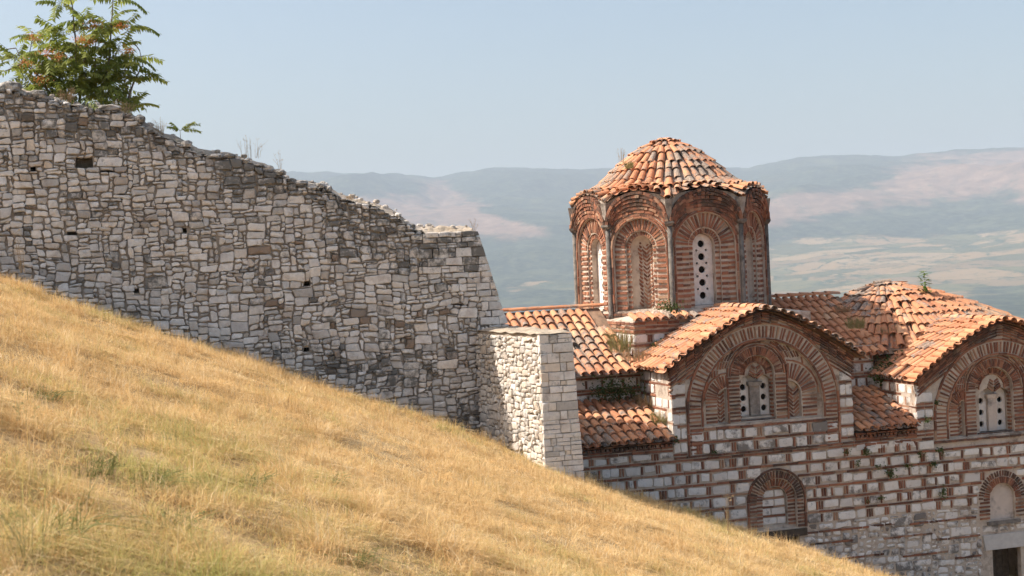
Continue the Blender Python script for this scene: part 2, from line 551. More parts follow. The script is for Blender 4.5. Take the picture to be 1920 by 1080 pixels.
    fcol = k.mix(k.map(k.noise(1 / 70.0, 5, 0.75, off=(0, 80, 0)), 0.52, 0.64, 0, 0.85), fcol, (0.05, 0.07, 0.04))
    jag = k.math('MULTIPLY', k.math('SUBTRACT', k.noise(1 / 170.0, 7, 0.75, off=(2, 2, 2)), 0.5), 2.2)
    col = k.mix(k.map(k.math('ADD', s.outputs[0], jag), 0.3, 0.7), forest, dry)
    col = k.mix(k.map(k.math('ADD', s.outputs[1], jag), 0.35, 0.6), col, fcol)
    # pale landslip scars
    scar = k.noise(1 / 150.0, 6, 0.75, off=(300, 120, 0))
    col = k.mix(k.map(scar, 0.70, 0.73), col, (0.44, 0.36, 0.27))
    k.surf(col, 1.0, None, 0.0)
    me.materials.append(k.m)
    return tag(link('valley_and_hills', me), 'hazy farmed valley with wooded and bare hills beyond', None, None, 'structure')
build_far()

# ------------------------------------------------------------------ near ground
def build_hillside():
    xs = np.concatenate([np.arange(-48, -14, 2.0), np.arange(-14, 13, 0.3), np.arange(13, 49, 2.0)])
    ys = np.concatenate([np.arange(-30, 2, 2.0), np.arange(2, 36, 0.3), np.arange(36, 62, 2.0)])
    vs, fs = [], []
    for y in ys:
        for x in xs:
            vs.append((x, y, ground(x, y)))
    n = len(xs)
    for j in range(len(ys) - 1):
        for i in range(n - 1):
            fs.append((j * n + i, j * n + i + 1, (j + 1) * n + i + 1, (j + 1) * n + i))
    me = bpy.data.meshes.new('hillside')
    me.from_pydata(vs, [], fs)
    me.polygons.foreach_set('use_smooth', np.ones(len(fs), bool))
    k = NT('dry_soil')
    n1 = k.noise(1.3, 5, 0.65)
    col = k.ramp(n1, [(0.3, (0.36, 0.24, 0.12)), (0.5, (0.50, 0.35, 0.185)), (0.7, (0.60, 0.44, 0.25))])
    n2 = k.noise(22, 4, 0.7)
    col = k.mix(k.map(n2, 0.45, 0.7, 0, 0.7), col, (0.20, 0.125, 0.065))
    k.surf(col, 1.0, k.bump(n2, 0.8, 0.05), 0.0)
    me.materials.append(k.m)
    return tag(link('hillside', me), 'dry grassy hillside falling away to the right', None, None, 'structure')
build_hillside()

def grass_material():
    k = NT('dry_grass_blade')
    r = k.tint()
    p = k.pos()
    broad = k.noise(0.5, 4, 0.6)
    mid = k.noise(1.9, 4, 0.65, off=(3, 3, 3))
    gold = k.ramp(r[0], [(0.0, (0.36, 0.20, 0.085)), (0.2, (0.68, 0.435, 0.185)), (0.6, (0.80, 0.565, 0.28)), (1.0, (0.87, 0.715, 0.47))])
    rust = k.mix(k.map(mid, 0.55, 0.70, 0, 0.6), gold, (0.60, 0.35, 0.15))
    # greener in patches, mostly on the nearer ground
    sp = k.n('SeparateXYZ'); k.put(sp.inputs[0], p)
    near = k.map(sp.outputs[1], 5.0, 15.0, 0.23, -0.03)
    g = k.math('ADD', k.math('ADD', broad, near), k.math('MULTIPLY', k.math('SUBTRACT', r[1], 0.5), 0.45))
    col = k.mix(k.map(g, 0.55, 0.80, 0, 0.85), rust, (0.42, 0.43, 0.13))
    d = k.n('BsdfDiffuse'); k.put(d.inputs[0], col)
    tr = k.n('BsdfTranslucent'); k.put(tr.inputs[0], col)
    mx = k.n('MixShader'); mx.inputs[0].default_value = 0.4
    k.t.links.new(d.outputs[0], mx.inputs[1]); k.t.links.new(tr.outputs[0], mx.inputs[2])
    k.t.links.new(mx.outputs[0], k.out.inputs[0])
    return k.m
M['grass'] = grass_material()
GS = 0.14
GRID_X, GRID_Y = np.arange(-16.5, 12, GS), np.arange(3.2, 34.5, GS)
GRID_H = np.array([[ground(x, y) for x in GRID_X] for y in GRID_Y])
GRID_F = np.array([[mnoise.noise(Vector((x * 2.6, y * 1.7, 12.0))) + 0.6 * mnoise.noise(Vector((x * 6.1, y * 4.0, 2.0))) for x in GRID_X] for y in GRID_Y])
GRID_N = np.array([[mnoise.noise(Vector((x * 0.8, y * 0.8, 2.0))) for x in GRID_X] for y in GRID_Y])
def on_grid(G, X, Y):
    fx = np.clip((X - GRID_X[0]) / GS, 0, len(GRID_X) - 1.001); fy = np.clip((Y - GRID_Y[0]) / GS, 0, len(GRID_Y) - 1.001)
    i, j = fx.astype(int), fy.astype(int); tx, ty = fx - i, fy - j
    return (G[j, i] * (1 - tx) + G[j, i + 1] * tx) * (1 - ty) + (G[j + 1, i] * (1 - tx) + G[j + 1, i + 1] * tx) * ty
def build_grass():
    R = nrng
    Xs, Ys, Ks, Ds, Hs = [], [], [], [], []
    y = 3.8
    while y < 33.4:
        dens = 5600 if y < 8 else 4200 if y < 12 else 2800 if y < 17 else 2000 if y < 23 else 1700
        x0, x1 = -0.385 * y - 0.5, min(0.26 * y + 0.8, 0.41 * y - 3.4 if y < 28 else 99)
        for xa, xb, dk in ((x0, x1, 1.0), (x0 - 2.6, x0, 0.6), (x1, x1 + 1.4, 0.6)):
            if xb <= xa: continue
            # tufted: blades gather round random tuft centres
            n = int(dens * dk * 0.4 * (xb - xa)); nt = max(1, n // 18)
            tx, ty = R.uniform(xa, xb, nt), R.uniform(y, y + 0.4, nt)
            k = R.integers(0, nt, n)
            sp = 0.055 if y < 14 else 0.08
            Xs.append(tx[k] + R.normal(0, sp, n)); Ys.append(ty[k] + R.normal(0, sp, n))
            Ks.append(R.random(nt)[k]); Ds.append(R.uniform(0, 2 * pi, nt)[k]); Hs.append(R.uniform(0.55, 1.5, nt)[k])
        y += 0.4
    X, Y, K, D, H = (np.concatenate(q) for q in (Xs, Ys, Ks, Ds, Hs))
    a = (X - WA0[0]) * CU[0] + (Y - WA0[1]) * CU[1]
    b = (X - WA0[0]) * CV[0] + (Y - WA0[1]) * CV[1]
    ok = b < np.where(a < 0.3, -0.05, 0.2)
    ok &= ~((a > -0.1) & (a < 1.05) & (b > -3.35))
    pat = on_grid(GRID_N, X, Y)
    fine = on_grid(GRID_F, X, Y)
    ok &= ~((pat < -0.22) & (R.random(len(X)) < 0.6))
    ok &= ~((fine < -0.18) & (R.random(len(X)) < 0.72))
    X, Y, pat, a, b, K, D, H, fine = (q[ok] for q in (X, Y, pat, a, b, K, D, H, fine))
    n = len(X)
    Z = on_grid(GRID_H, X, Y) - 0.015
    h = R.uniform(0.05, 0.16, n) * (1 + 0.5 * pat) * H * np.clip(1 + 0.9 * fine, 0.4, 1.8)
    tall = R.random(n) < 0.012
    tall |= (b > -3.6) & (R.random(n) < 0.05)        # uncut stems along the foot of the wall and the bank edge
    h[tall] = R.uniform(0.18, 0.40, tall.sum())
    lean = np.clip(np.abs(R.normal(0.7, 1, n)) * 1.5, 0, 3.4)
    lean[tall] *= 0.3
    straw = R.random(n) < 0.012                      # long broken straws lying over the mat
    h[straw] = R.uniform(0.10, 0.2, straw.sum()); lean[straw] = R.uniform(1.8, 3.0, straw.sum())
    la = np.where(R.random(n) < 0.6, np.where(R.random(n) < 0.62, 0.0, pi) + R.normal(0, 0.6, n), D + R.normal(0, 0.8, n))
    dx, dy = np.cos(la), np.sin(la)
    sa = la + pi / 2 + R.normal(0, 0.7, n)
    w = R.uniform(0.0028, 0.0062, n) * (1 + 0.035 * np.clip(Y - 6, 0, 30))
    w[tall] *= 0.75
    w[straw] *= 1.25
    sx, sy = np.cos(sa) * w * 0.5, np.sin(sa) * w * 0.5
    def pt(t):
        L = h * lean * t * t
        return np.stack([X + dx * L, Y + dy * L, Z + h * t * (1 - 0.25 * np.clip(lean, 0, 3) * t) + GX * dx * L * 0.5], 1)
    S = np.stack([sx, sy, np.zeros(n)], 1)
    p0, p1, p2 = pt(0.0), pt(0.55), pt(1.0)
    V = np.stack([p0 - S, p0 + S, p1 + S * 0.8, p1 - S * 0.8, p2], 1).reshape(-1, 3)
    base = np.arange(n) * 5
    quads = np.stack([base, base + 1, base + 2, base + 3], 1)
    tris = np.stack([base + 3, base + 2, base + 4], 1)
    me = bpy.data.meshes.new('dry_grass')
    me.vertices.add(len(V)); me.vertices.foreach_set('co', V.astype(np.float32).ravel())
    loops = np.concatenate([quads.ravel(), tris.ravel()])
    me.loops.add(len(loops)); me.loops.foreach_set('vertex_index', loops.astype(np.int32))
    me.polygons.add(2 * n)
    me.polygons.foreach_set('loop_start', np.concatenate([np.arange(n) * 4, 4 * n + np.arange(n) * 3]).astype(np.int32))
    me.polygons.foreach_set('loop_total', np.concatenate([np.full(n, 4), np.full(n, 3)]).astype(np.int32))
    t = np.stack([np.clip(0.50 * K + 0.6 * R.random(n) - 0.05 + 0.22 * fine, 0, 1), np.clip(0.7 * K[::-1] * 0 + 0.6 * (K * 7.31 % 1) + 0.4 * R.random(n), 0, 1), np.zeros(n)], 1)
    t[straw, 0] = R.uniform(.85, 1, straw.sum()); t[straw, 1] *= .3
    me.attributes.new('tint', 'FLOAT_VECTOR', 'FACE').data.foreach_set('vector', np.concatenate([t, t]).astype(np.float32).ravel())
    me.materials.append(M['grass'])
    me.update(calc_edges=True)
    print('blades', n)
    return tag(link('dry_grass', me), 'golden dry grass covering the sunlit slope', 'grass', None, 'stuff')
build_grass()

def build_haze():
    m = MB()
    R, B, T = 12600, -240, 760
    m.box([(-R, -R, B), (R, -R, B), (R, R, B), (-R, R, B), (-R, -R, T), (R, -R, T), (R, R, T), (-R, R, T)])
    k = NT('haze_air')
    v = k.n('VolumePrincipled')
    v.inputs['Color'].default_value = (0.73, 0.845, 1.0, 1)
    v.inputs['Density'].default_value = 1.08e-4
    v.inputs['Anisotropy'].default_value = 0.0
    k.t.links.new(v.outputs[0], k.out.inputs['Volume'])
    tag(m.build('haze', k.m), 'thin blue summer haze filling the valley air', 'haze', None, 'stuff')
build_haze()
# ------------------------------------------------------------------ masonry helpers
def stone_piece(key, part, fr, poly, mat, tint, thick=0.16, proud=0.0, bulge=0.008, edge=0.016, tilt=0.012, r=rng, w=1.0):
    """a dressed or rough stone: poly in plane coords, front face inset, slightly tilted and bulged"""
    n = len(poly)
    cx = sum(p[0] for p in poly) / n; cz = sum(p[1] for p in poly) / n
    ta, tb = r.uniform(-tilt, tilt), r.uniform(-tilt, tilt)
    size = max(max(abs(p[0] - cx) for p in poly), 0.03)
    vs = []
    for s, z in poly:
        vs.append(fr.P(s, z, proud - thick))
    for s, z in poly:
        vs.append(fr.P(s, z, proud - edge * 1.3 + ta * (s - cx) / size))
    for s, z in poly:
        l = hypot(s - cx, z - cz) + 1e-6
        k = max(0.45, 1 - edge * 1.25 / l)
        s2, z2 = cx + (s - cx) * k, cz + (z - cz) * k
        vs.append(fr.P(s2, z2, proud + ta * (s - cx) / size + tb * (z - cz) / size + r.uniform(-.003, .003)))
    vs.append(fr.P(cx, cz, proud + bulge))
    fs = []
    for i in range(n):
        j = (i + 1) % n
        fs.append((i, j, n + j, n + i))
        fs.append((n + i, n + j, 2 * n + j, 2 * n + i))
        fs.append((2 * n + i, 2 * n + j, 3 * n))
    piece(key, part, mat, vs, fs, tint, False, w)

def pack(nx, nz, mask, sizes, r):
    occ = [[not mask(i, j) for i in range(nx)] for j in range(nz)]
    out = []
    own = [[0] * nx for _ in range(nz)]
    for j in range(nz):
        for i in range(nx):
            if occ[j][i]:
                continue
            h, w = sizes(r, i, j)
            for _ in range(4):                        # break the vertical joint of the course below
                if j > 0 and 0 < i + w < nx and own[j - 1][i + w - 1] != own[j - 1][i + w]:
                    w += 1 if r.random() < 0.65 or w < 3 else -1
            ww = 0
            while ww < w and i + ww < nx and not occ[j][i + ww]:
                ww += 1
            run = ww
            while i + run < nx and not occ[j][i + run] and run < ww + 2:
                run += 1
            if run - ww == 1:
                ww = run
            hh = 1
            while hh < h and j + hh < nz and all(not occ[j + hh][i + q] for q in range(ww)):
                hh += 1
            if ww == 1 and hh > 3: hh = 3
            for q in range(hh):
                for p in range(ww):
                    occ[j + q][i + p] = True
                    own[j + q][i + p] = len(out) + 1
            out.append((i, j, ww, hh))
    return out
def jig(i, j, seed):
    q = random.Random(i * 7919 + j * 104729 + seed)
    return q.uniform(-1, 1), q.uniform(-1, 1)
def rubble_field(key, part, fr, s0, z0, nx, nz, cw, ch, mask, sizes, mat, seed, gap=0.009, jx=0.021, jz=0.017, proud=None, tint=None, chop=True, wav=0.03, edge=0.015, skip=None):
    r = random.Random(seed)
    def gv(i, j, k=1.0):
        a, b = jig(i, j, seed)
        return s0 + i * cw + a * jx * k + 1.3 * wav * mnoise.noise(Vector((i * cw * 0.7 + 31, j * ch * 1.9, seed * 0.3))), z0 + j * ch + b * jz * k + wav * mnoise.noise(Vector((i * cw * 0.9, j * ch * 1.3, seed * 0.1)))
    for (i, j, w, h) in pack(nx, nz, mask, sizes, r):
        if skip and skip(s0 + (i + w / 2) * cw, z0 + (j + h / 2) * ch, r):
            continue
        c = [gv(i, j), gv(i + w, j), gv(i + w, j + h), gv(i, j + h)]
        cx = sum(p[0] for p in c) / 4; cz = sum(p[1] for p in c) / 4
        poly = []
        for q in range(4):
            p, pn, pp = c[q], c[(q + 1) % 4], c[(q - 1) % 4]
            if chop and r.random() < 0.85:
                for o in (pp, pn):
                    l = hypot(o[0] - p[0], o[1] - p[1]) + 1e-6
                    t = min(0.45, (r.uniform(0.012, 0.042) if r.random() < 0.75 else r.uniform(0.03, 0.085)) / l)
                    poly.append((p[0] + (o[0] - p[0]) * t, p[1] + (o[1] - p[1]) * t))
            else:
                poly.append(p)
            if (w if q % 2 == 0 else h) >= 5:
                m = ((p[0] + pn[0]) / 2 + r.uniform(-.006, .006), (p[1] + pn[1]) / 2 + r.uniform(-.009, .009))
                poly.append(m)
        g = gap * r.uniform(0.6, 2.0)
        ro = r.gauss(0, 0.035) if chop else 0.0
        poly = [(cx + (s - cx) - ro * (z - cz), cz + (z - cz) + ro * (s - cx)) for s, z in poly]
        pl = []
        for s, z in poly:
            l = hypot(s - cx, z - cz) + 1e-6
            k = max(0.5, 1 - g * 1.3 / l)
            pl.append((cx + (s - cx) * k, cz + (z - cz) * k))
        pr = proud(r) if proud else r.gauss(0, 0.012)
        tt = tint(cx, cz, r) if tint else (r.random(), r.random(), 0.0)
        stone_piece(key, part, fr, pl, mat, tt, 0.16, pr, r.uniform(0.002, 0.012), edge, 0.016, r)

# ------------------------------------------------------------------ the long rubble wall
wall_root = root('stone_wall', WL(-3.0, 0.4, -1.9), 'long broken rubble wall of grey limestone stepping down the dry slope', 'wall')
wall_root['kind'] = 'thing'
TOPPX = [(-330, 60), (-200, 105), (0, 160), (70, 178), (130, 196), (200, 203), (245, 215), (300, 250), (335, 262), (372, 285), (455, 297), (500, 312), (560, 345), (620, 352), (640, 368), (700, 384), (745, 398), (775, 428), (800, 432), (905, 431)]
TOPW = [WAL.px(x, y) for x, y in TOPPX]
BATTER = 0.285
def wall_top(a):
    return lerp_pts(TOPW, a)
def wall_end(c):
    return 0.05 + max(0.0, 2.17 - c) * BATTER
def wall_base(a):
    P = WL(a, -0.4, 0)
    return ground(P[0], P[1]) - WA0[2] - 0.45
WS0, WZ0, WCW, WCH = -12.2, -3.2, 0.042, 0.037
def wall_core():
    m = MB()
    A = list(np.arange(-12.3, -0.02, 0.22)) + [0.0]
    nb = 7
    vs, fs = [], []
    def row(a, ztop, zbot, shift):
        r = []
        bs = [0.068, 0.068, 0.22, 0.5, 0.8, 1.08, 1.15]
        for q, b in enumerate(bs):
            if q == 0: z = zbot
            else:
                z = ztop - 0.10 + (0.20 * sin(pi * (b - 0.05) / 1.1) if q > 1 else 0) + (0.07 * fbm(a * 2.1, b * 3, 3.0, 3) if q > 1 else 0)
            r.append((WL(a + shift(z), b, z)))
        r.append(WL(a + shift(zbot), 1.15, zbot))
        return r
    rows = [row(a, wall_top(a), -3.6, lambda z: 0.0) for a in A]
    rows.append(row(0.0, 2.17, -3.6, lambda z: 0.03 + max(0.0, 2.17 - z) * BATTER - 0.04))
    L = len(rows[0])
    for r_ in rows: vs += r_
    for i in range(len(rows) - 1):
        for q in range(1, L - 1):
            fs.append((i * L + q, (i + 1) * L + q, (i + 1) * L + q + 1, i * L + q + 1))
    e = (len(rows) - 1) * L
    fs.append(tuple(e + q for q in range(L)))
    fs.append(tuple(range(L))[::-1])
    m.add(vs, fs)
    out = [(-12.3, -3.6), (0.0 + wall_end(-3.6) - .04, -3.6), (0.01, 2.07)] + [(a, wall_top(a) - .10) for a in A[::-1]]
    big = [h for h in HOLES if h[1] * h[2] > 0.0024]
    loops = [[(ha - rx, hc - rz), (ha + rx, hc - rz * .9), (ha + rx * .95, hc + rz), (ha - rx * .9, hc + rz)] for (ha, hc), rx, rz in big]
    tris = tessellate_polygon([[Vector((p[0], p[1], 0)) for p in l] for l in [out] + loops])
    m.add([WAL.P(p[0], p[1], -.068) for l in [out] + loops for p in l], [tuple(t) for t in tris])
    for l in loops:
        n = len(l)
        m.add([WAL.P(p[0], p[1], -.068) for p in l] + [WAL.P(p[0], p[1], -.5) for p in l], [(i, (i + 1) % n, n + (i + 1) % n, n + i) for i in range(n)] + [tuple(range(n, 2 * n))])
    return m.build('wall_core', M['wall_mortar'], wall_root)
HOLES = [(WAL.px(158, 305), 0.17, 0.11), (WAL.px(200, 322), 0.14, 0.03), (WAL.px(62, 317), 0.05, 0.05), (WAL.px(135, 437), 0.10, 0.04), (WAL.px(256, 545), 0.05, 0.05), (WAL.px(575, 656), 0.07, 0.045), (WAL.px(484, 657), 0.06, 0.03), (WAL.px(577, 532), 0.07, 0.05), (WAL.px(625, 532), 0.05, 0.04), (WAL.px(858, 573), 0.12, 0.03), (WAL.px(345, 432), 0.06, 0.05), (WAL.px(700, 639), 0.03, 0.05)]
def wall_hole(a, c):
    for (ha, hc), rx, rz in HOLES:
        if abs(a - ha) < rx and abs(c - hc) < rz: return True
    return False
END_R = random.Random(8)
END_ROWS = []                                         # squared courses at the wall end: (top, height, where they start)
_c = 2.15
while _c > -2.6:
    _h = END_R.uniform(0.10, 0.21)
    _st = -1.2 + END_R.uniform(-.1, .1) if _c > 1.35 else wall_end(_c) - END_R.choice((0.35, 0.5, 0.65, 0.85, 1.0)) - END_R.uniform(0, .12)
    END_ROWS.append((_c, _h, _st))
    _c -= _h
def end_start(c):
    for t, h, st in END_ROWS:
        if t - h <= c <= t: return st
    return -0.6
def wmask(i, j):
    a = WS0 + (i + .5) * WCW; c = WZ0 + (j + .5) * WCH
    if a > end_start(c) + 0.02: return False
    if c > wall_top(a) - 0.02 + 0.05 * mnoise.noise(Vector((a * 3, 0, 9))): return False
    if c < wall_base(a): return False
    if wall_hole(a, c): return False
    return True
wcore = wall_core()
def wsizes(r, i, j):
    q = r.random()
    h = 1 if q < 0.06 else 2 if q < 0.36 else 3 if q < 0.68 else 4 if q < 0.90 else 5 if q < 0.98 else 6
    w = int(round(h * r.uniform(1.0, 2.3))) if h > 2 else int(r.uniform(3, 8))
    return h, max(2, w)
def wtint(a, c, r):
    d = wall_top(a) - c                               # black lichen sits along the exposed crown and in drifts below it
    pat = smooth(1.15, 0.0, d + 0.5 * fbm(a * 1.1, c * 1.4, 2.2, 3)) * 0.78
    pat = max(pat, smooth(0.18, 0.5, fbm(a * 0.55, c * 0.75, 7.7, 3) + 0.06 * (a + 5)) * 0.6)
    g = smooth(0.55, 0.0, c - (wall_base(a) + 0.45)) * 0.25
    odd = r.uniform(.45, .9) if r.random() < .07 else 0.0
    return (r.random(), r.random(), max(odd, min(1.0, pat * r.uniform(0.2, 1.6) + g)))
rubble_field('wall_stones', wcore, WAL, WS0, WZ0, int((0.75 - WS0) / WCW) + 1, int(10.6 / WCH), WCW, WCH, wmask, wsizes, M['rubble'], 21, 0.0065, 0.026, 0.020, tint=wtint, wav=0.06)
# coursed end of the wall, battered
def end_courses():
    r = random.Random(9)
    for c, h, a in END_ROWS:
        lim0, lim1 = wall_end(c), wall_end(c - h)
        while a < lim1 - 0.03:
            w = r.uniform(0.12, 0.48)
            if a + w > lim1 - 0.15: w = lim1 - a
            b = a + w
            last = b >= lim1 - 0.001
            sl = BATTER * h if last else 0
            hh = h
            def j(k=0.013): return r.uniform(-k, k)
            tt = wtint(a + w / 2, c - h / 2, r)
            tt = (0.3 + 0.6 * r.random(), r.random(), min(1, tt[2] * (1.0 if c > 1.2 else 0.6)))
            if w < 0.28 and r.random() < 0.3 and not last:
                zc = c - h * r.uniform(0.4, 0.6)
                polys = [[(a + .006, zc + .007), (b - .006, zc + .006), (b - .006, c - .006), (a + .006, c - .006)], [(a + .006, c - h + .006), (b - .006, c - h + .006), (b - .006, zc - .005), (a + .006, zc - .007)]]
            else:
                polys = [[(a + .006 + j(), c - h + .005 + j()), ((a + b) / 2, c - h + .005 + j()), (b - .006 + j(.003), c - h + .006 + j()), (b - sl - .006 + j(.003), c - .007 + j()), ((a + b) / 2 - sl / 2, c - .006 + j()), (a + .007 + j(), c - .006 + j())]]
            for pl in polys:
                stone_piece('wall_stones', wcore, WAL, pl, M['rubble'], tt, 0.16, 0.012 + r.gauss(0, 0.010), 0.005, 0.012, 0.012, r)
            a = b
end_courses()
# loose rubble and capping stones along the broken crown
def lump(key, part, P, sx, sy, sz, mat, tint, r, nseg=7):
    """an angular loose stone"""
    vs, fs = [], []
    rot = r.uniform(0, pi)
    for q, (zz, k) in enumerate(((-0.5, 0.75), (-0.1, 1.0), (0.32, 0.9), (0.5, 0.5))):
        for i in range(nseg):
            t = 2 * pi * i / nseg + rot + r.uniform(-.2, .2)
            kk = k * r.uniform(0.82, 1.1)
            d = CU * (cos(t) * sx * 0.5 * kk) + CV * (sin(t) * sy * 0.5 * kk) + CZ * (zz * sz * r.uniform(0.85, 1.1))
            vs.append(P + d)
    for q in range(3):
        for i in range(nseg):
            i2 = (i + 1) % nseg
            fs.append((q * nseg + i, q * nseg + i2, (q + 1) * nseg + i2, (q + 1) * nseg + i))
    fs.append(tuple(3 * nseg + i for i in range(nseg)))
    piece(key, part, mat, vs, fs, tint)
def crown():
    r = random.Random(5)
    a = -11.5
    while a < 0.0:
        w = r.uniform(0.10, 0.34)
        t = wall_top(a + w / 2)
        big = r.random() < 0.55 and a < -1.2
        if big:
            sz = r.uniform(0.08, 0.16)
            lump('wall_stones', wcore, WL(a + w / 2, 0.10 + r.uniform(0, .06), t - 0.035 + r.uniform(0, .03)), w * 1.05, r.uniform(.2, .32), sz, M['rubble'], (0.03 + 0.4 * r.random(), r.random(), r.uniform(0.4, 0.9)), r)
        for _ in range(r.randint(1, 3)):
            b = r.uniform(0.12, 0.7)
            s = r.uniform(0.04, 0.13)
            lump('wall_stones', wcore, WL(a + r.uniform(0, w), b, t - 0.06 + 0.18 * sin(pi * b / 1.15)), s * 1.3, s, s * 0.8, M['rubble'], (0.03 + 0.25 * r.random(), r.uniform(.85, 1), r.uniform(0.1, 0.6)), r, 6)
        a += w * r.uniform(0.8, 1.3)
    for px_, py_, w, h in [(203, 200, .62, .13), (262, 226, .24, .15), (350, 258, .26, .14), (20, 158, .5, .2), (72, 172, .36, .16), (520, 297, .34, .12), (560, 338, .4, .12), (430, 282, .3, .1), (600, 355, .22, .12)]:
        s, zz = WAL.px(px_, py_, -0.12)
        lump('wall_stones', wcore, WL(s, 0.14, wall_top(s) + h * 0.25), w, .34, h, M['rubble'], (r.uniform(.04, .3), r.uniform(0, .3), r.uniform(.4, .7)), r, 9)
crown()
mcap = MB()
def fill_strip():
    vs, fs = [], []
    A = np.arange(-12.0, 0.0, 0.09)
    B = [0.04, 0.16, 0.32, 0.55, 0.8, 1.1]
    for a in A:
        for q, b in enumerate(B):
            up = 0.17 * sin(pi * b / 1.15) + 0.10 * fbm(a * 3.1, b * 3.1, 8.8, 4)
            vs.append(WL(a, b, wall_top(a) - 0.09 + up))
    n = len(B)
    for i in range(len(A) - 1):
        for q in range(n - 1):
            fs.append((i * n + q, (i + 1) * n + q, (i + 1) * n + q + 1, i * n + q + 1))
    mcap.add(vs, fs)
fill_strip()
mcap.build('rubble_fill', M['wall_top'], wall_root)
finish_pieces('wall_stones', wall_root, 'stone', 'wall_stones')

# ------------------------------------------------------------------ the buttress standing out from the wall
but_root = root('stone_buttress', WL(0.45, -1.6, -2.9), 'square-cornered stone buttress in front of the wall, one side sunlit', 'buttress')
BL0, BL1 = -0.10, 0.25                                # left side runs from a=-0.10 at the wall to a=0.25 at its front
BF = -3.3
def buttress():
    m = MB()
    i = 0.045
    ft = [WL(BL1 + i, BF + i, -4.6), WL(1.06 - i, BF + i, -4.6), WL(1.06 - i, 0.0, -4.6), WL(BL0 + i, 0.0, -4.6)]
    tp = [WL(BL1 + i, BF + i, 0.0), WL(0.93 - i, BF + i, 0.0), WL(0.93 - i, 0.0, 0.02), WL(BL0 + i, 0.0, 0.02)]
    m.box(ft + tp)
    core = m.build('buttress_core', M['wall_mortar'], but_root)
    r = random.Random(77)
    # front face, squared blocks
    fr = Frame(WL(0, BF, 0), CU, -CV)
    c = 0.0
    first = True
    while c > -3.5:
        h = r.uniform(0.08, 0.2)
        a = BL1
        lim = 0.93 + 0.047 * -c
        while a < lim - 0.02:
            w = r.uniform(0.11, 0.42)
            if a + w > lim - 0.13: w = lim - a
            b = a + w
            g = 0.005
            tt = (0.45 + 0.45 * r.random(), r.random(), 0.45 * r.random() if first else 0.06 * r.random() + (0.22 if c > -0.55 and r.random() < .3 else 0))
            if h > 0.15 and w > 0.2 and r.random() < 0.25:
                zc = c - h * 0.52
                pls = [[(a + g, zc + g), (b - g, zc + g), (b - g, c - g), (a + g, c - g)], [(a + g, c - h + g), (b - g, c - h + g), (b - g, zc - g), (a + g, zc - g)]]
            else:
                q = lambda: r.uniform(-.010, .010)
                pls = [[(a + g, c - h + g + q()), (b - g, c - h + g + q()), (b - g, c - g + q()), (a + g, c - g + q())]]
            for pl in pls:
                stone_piece('buttress_stones', core, fr, pl, M['rubble'], tt, 0.1, r.gauss(0, 0.007), 0.004, 0.009, 0.009, r)
            a = b
        c -= h
        first = False
    # sunlit left side, small rough stones
    d = WL(BL1, BF, 0) - WL(BL0, 0, 0)
    ln = np.linalg.norm(d); sd = d / ln
    nn = np.array([sd[1], -sd[0], 0]); nn = -nn if nn @ CU > 0 else nn
    fs = Frame(WL(BL0, 0, 0), sd, nn)
    cw, ch = 0.052, 0.046
    nx, nz = int(ln / cw), int(3.4 / ch)
    def sizes(r, i, j):
        q = r.random()
        h = 2 if q < .5 else 3 if q < .88 else 4
        return h, max(2, int(h * r.uniform(0.9, 2.4)))
    rubble_field('buttress_stones', core, fs, 0.0, -3.42, nx, nz, ln / nx, ch, lambda i, j: True, sizes, M['rubble'], 33, 0.006, 0.018, 0.015, proud=lambda r: r.gauss(0, 0.011), tint=lambda a, c, r: (0.03 + 0.27 * r.random(), r.uniform(0.0, 1.0) if r.random() < .4 else r.uniform(.85, 1.0), r.uniform(0, .4)), edge=0.013)
    # worn mortar capping
    mc = MB()
    vs, fs_ = [], []
    nu, nv = 6, 16
    for j in range(nv + 1):
        b = BF + (0 - BF) * j / nv
        l = BL1 + (BL0 - BL1) * j / nv - 0.01
        for i in range(nu + 1):
            a = l + (0.94 - l) * i / nu
            e = min(i, nu - i, j) == 0
            vs.append(WL(a + 0.02 * fbm(b * 5, a, 2, 2), b - (0.01 if j == 0 else 0), 0.012 + 0.025 * fbm(a * 5, b * 5, 4, 3) + (0 if e else 0.04 + 0.04 * fbm(a * 4, b * 4, 1, 3))))
    for j in range(nv):
        for i in range(nu):
            q = j * (nu + 1) + i
            fs_.append((q, q + 1, q + nu + 2, q + nu + 1))
    mc.add(vs, fs_)
    mc.build('capping', M['wall_top'], but_root)
buttress()
finish_pieces('buttress_stones', but_root, 'stone', 'buttress_stones')
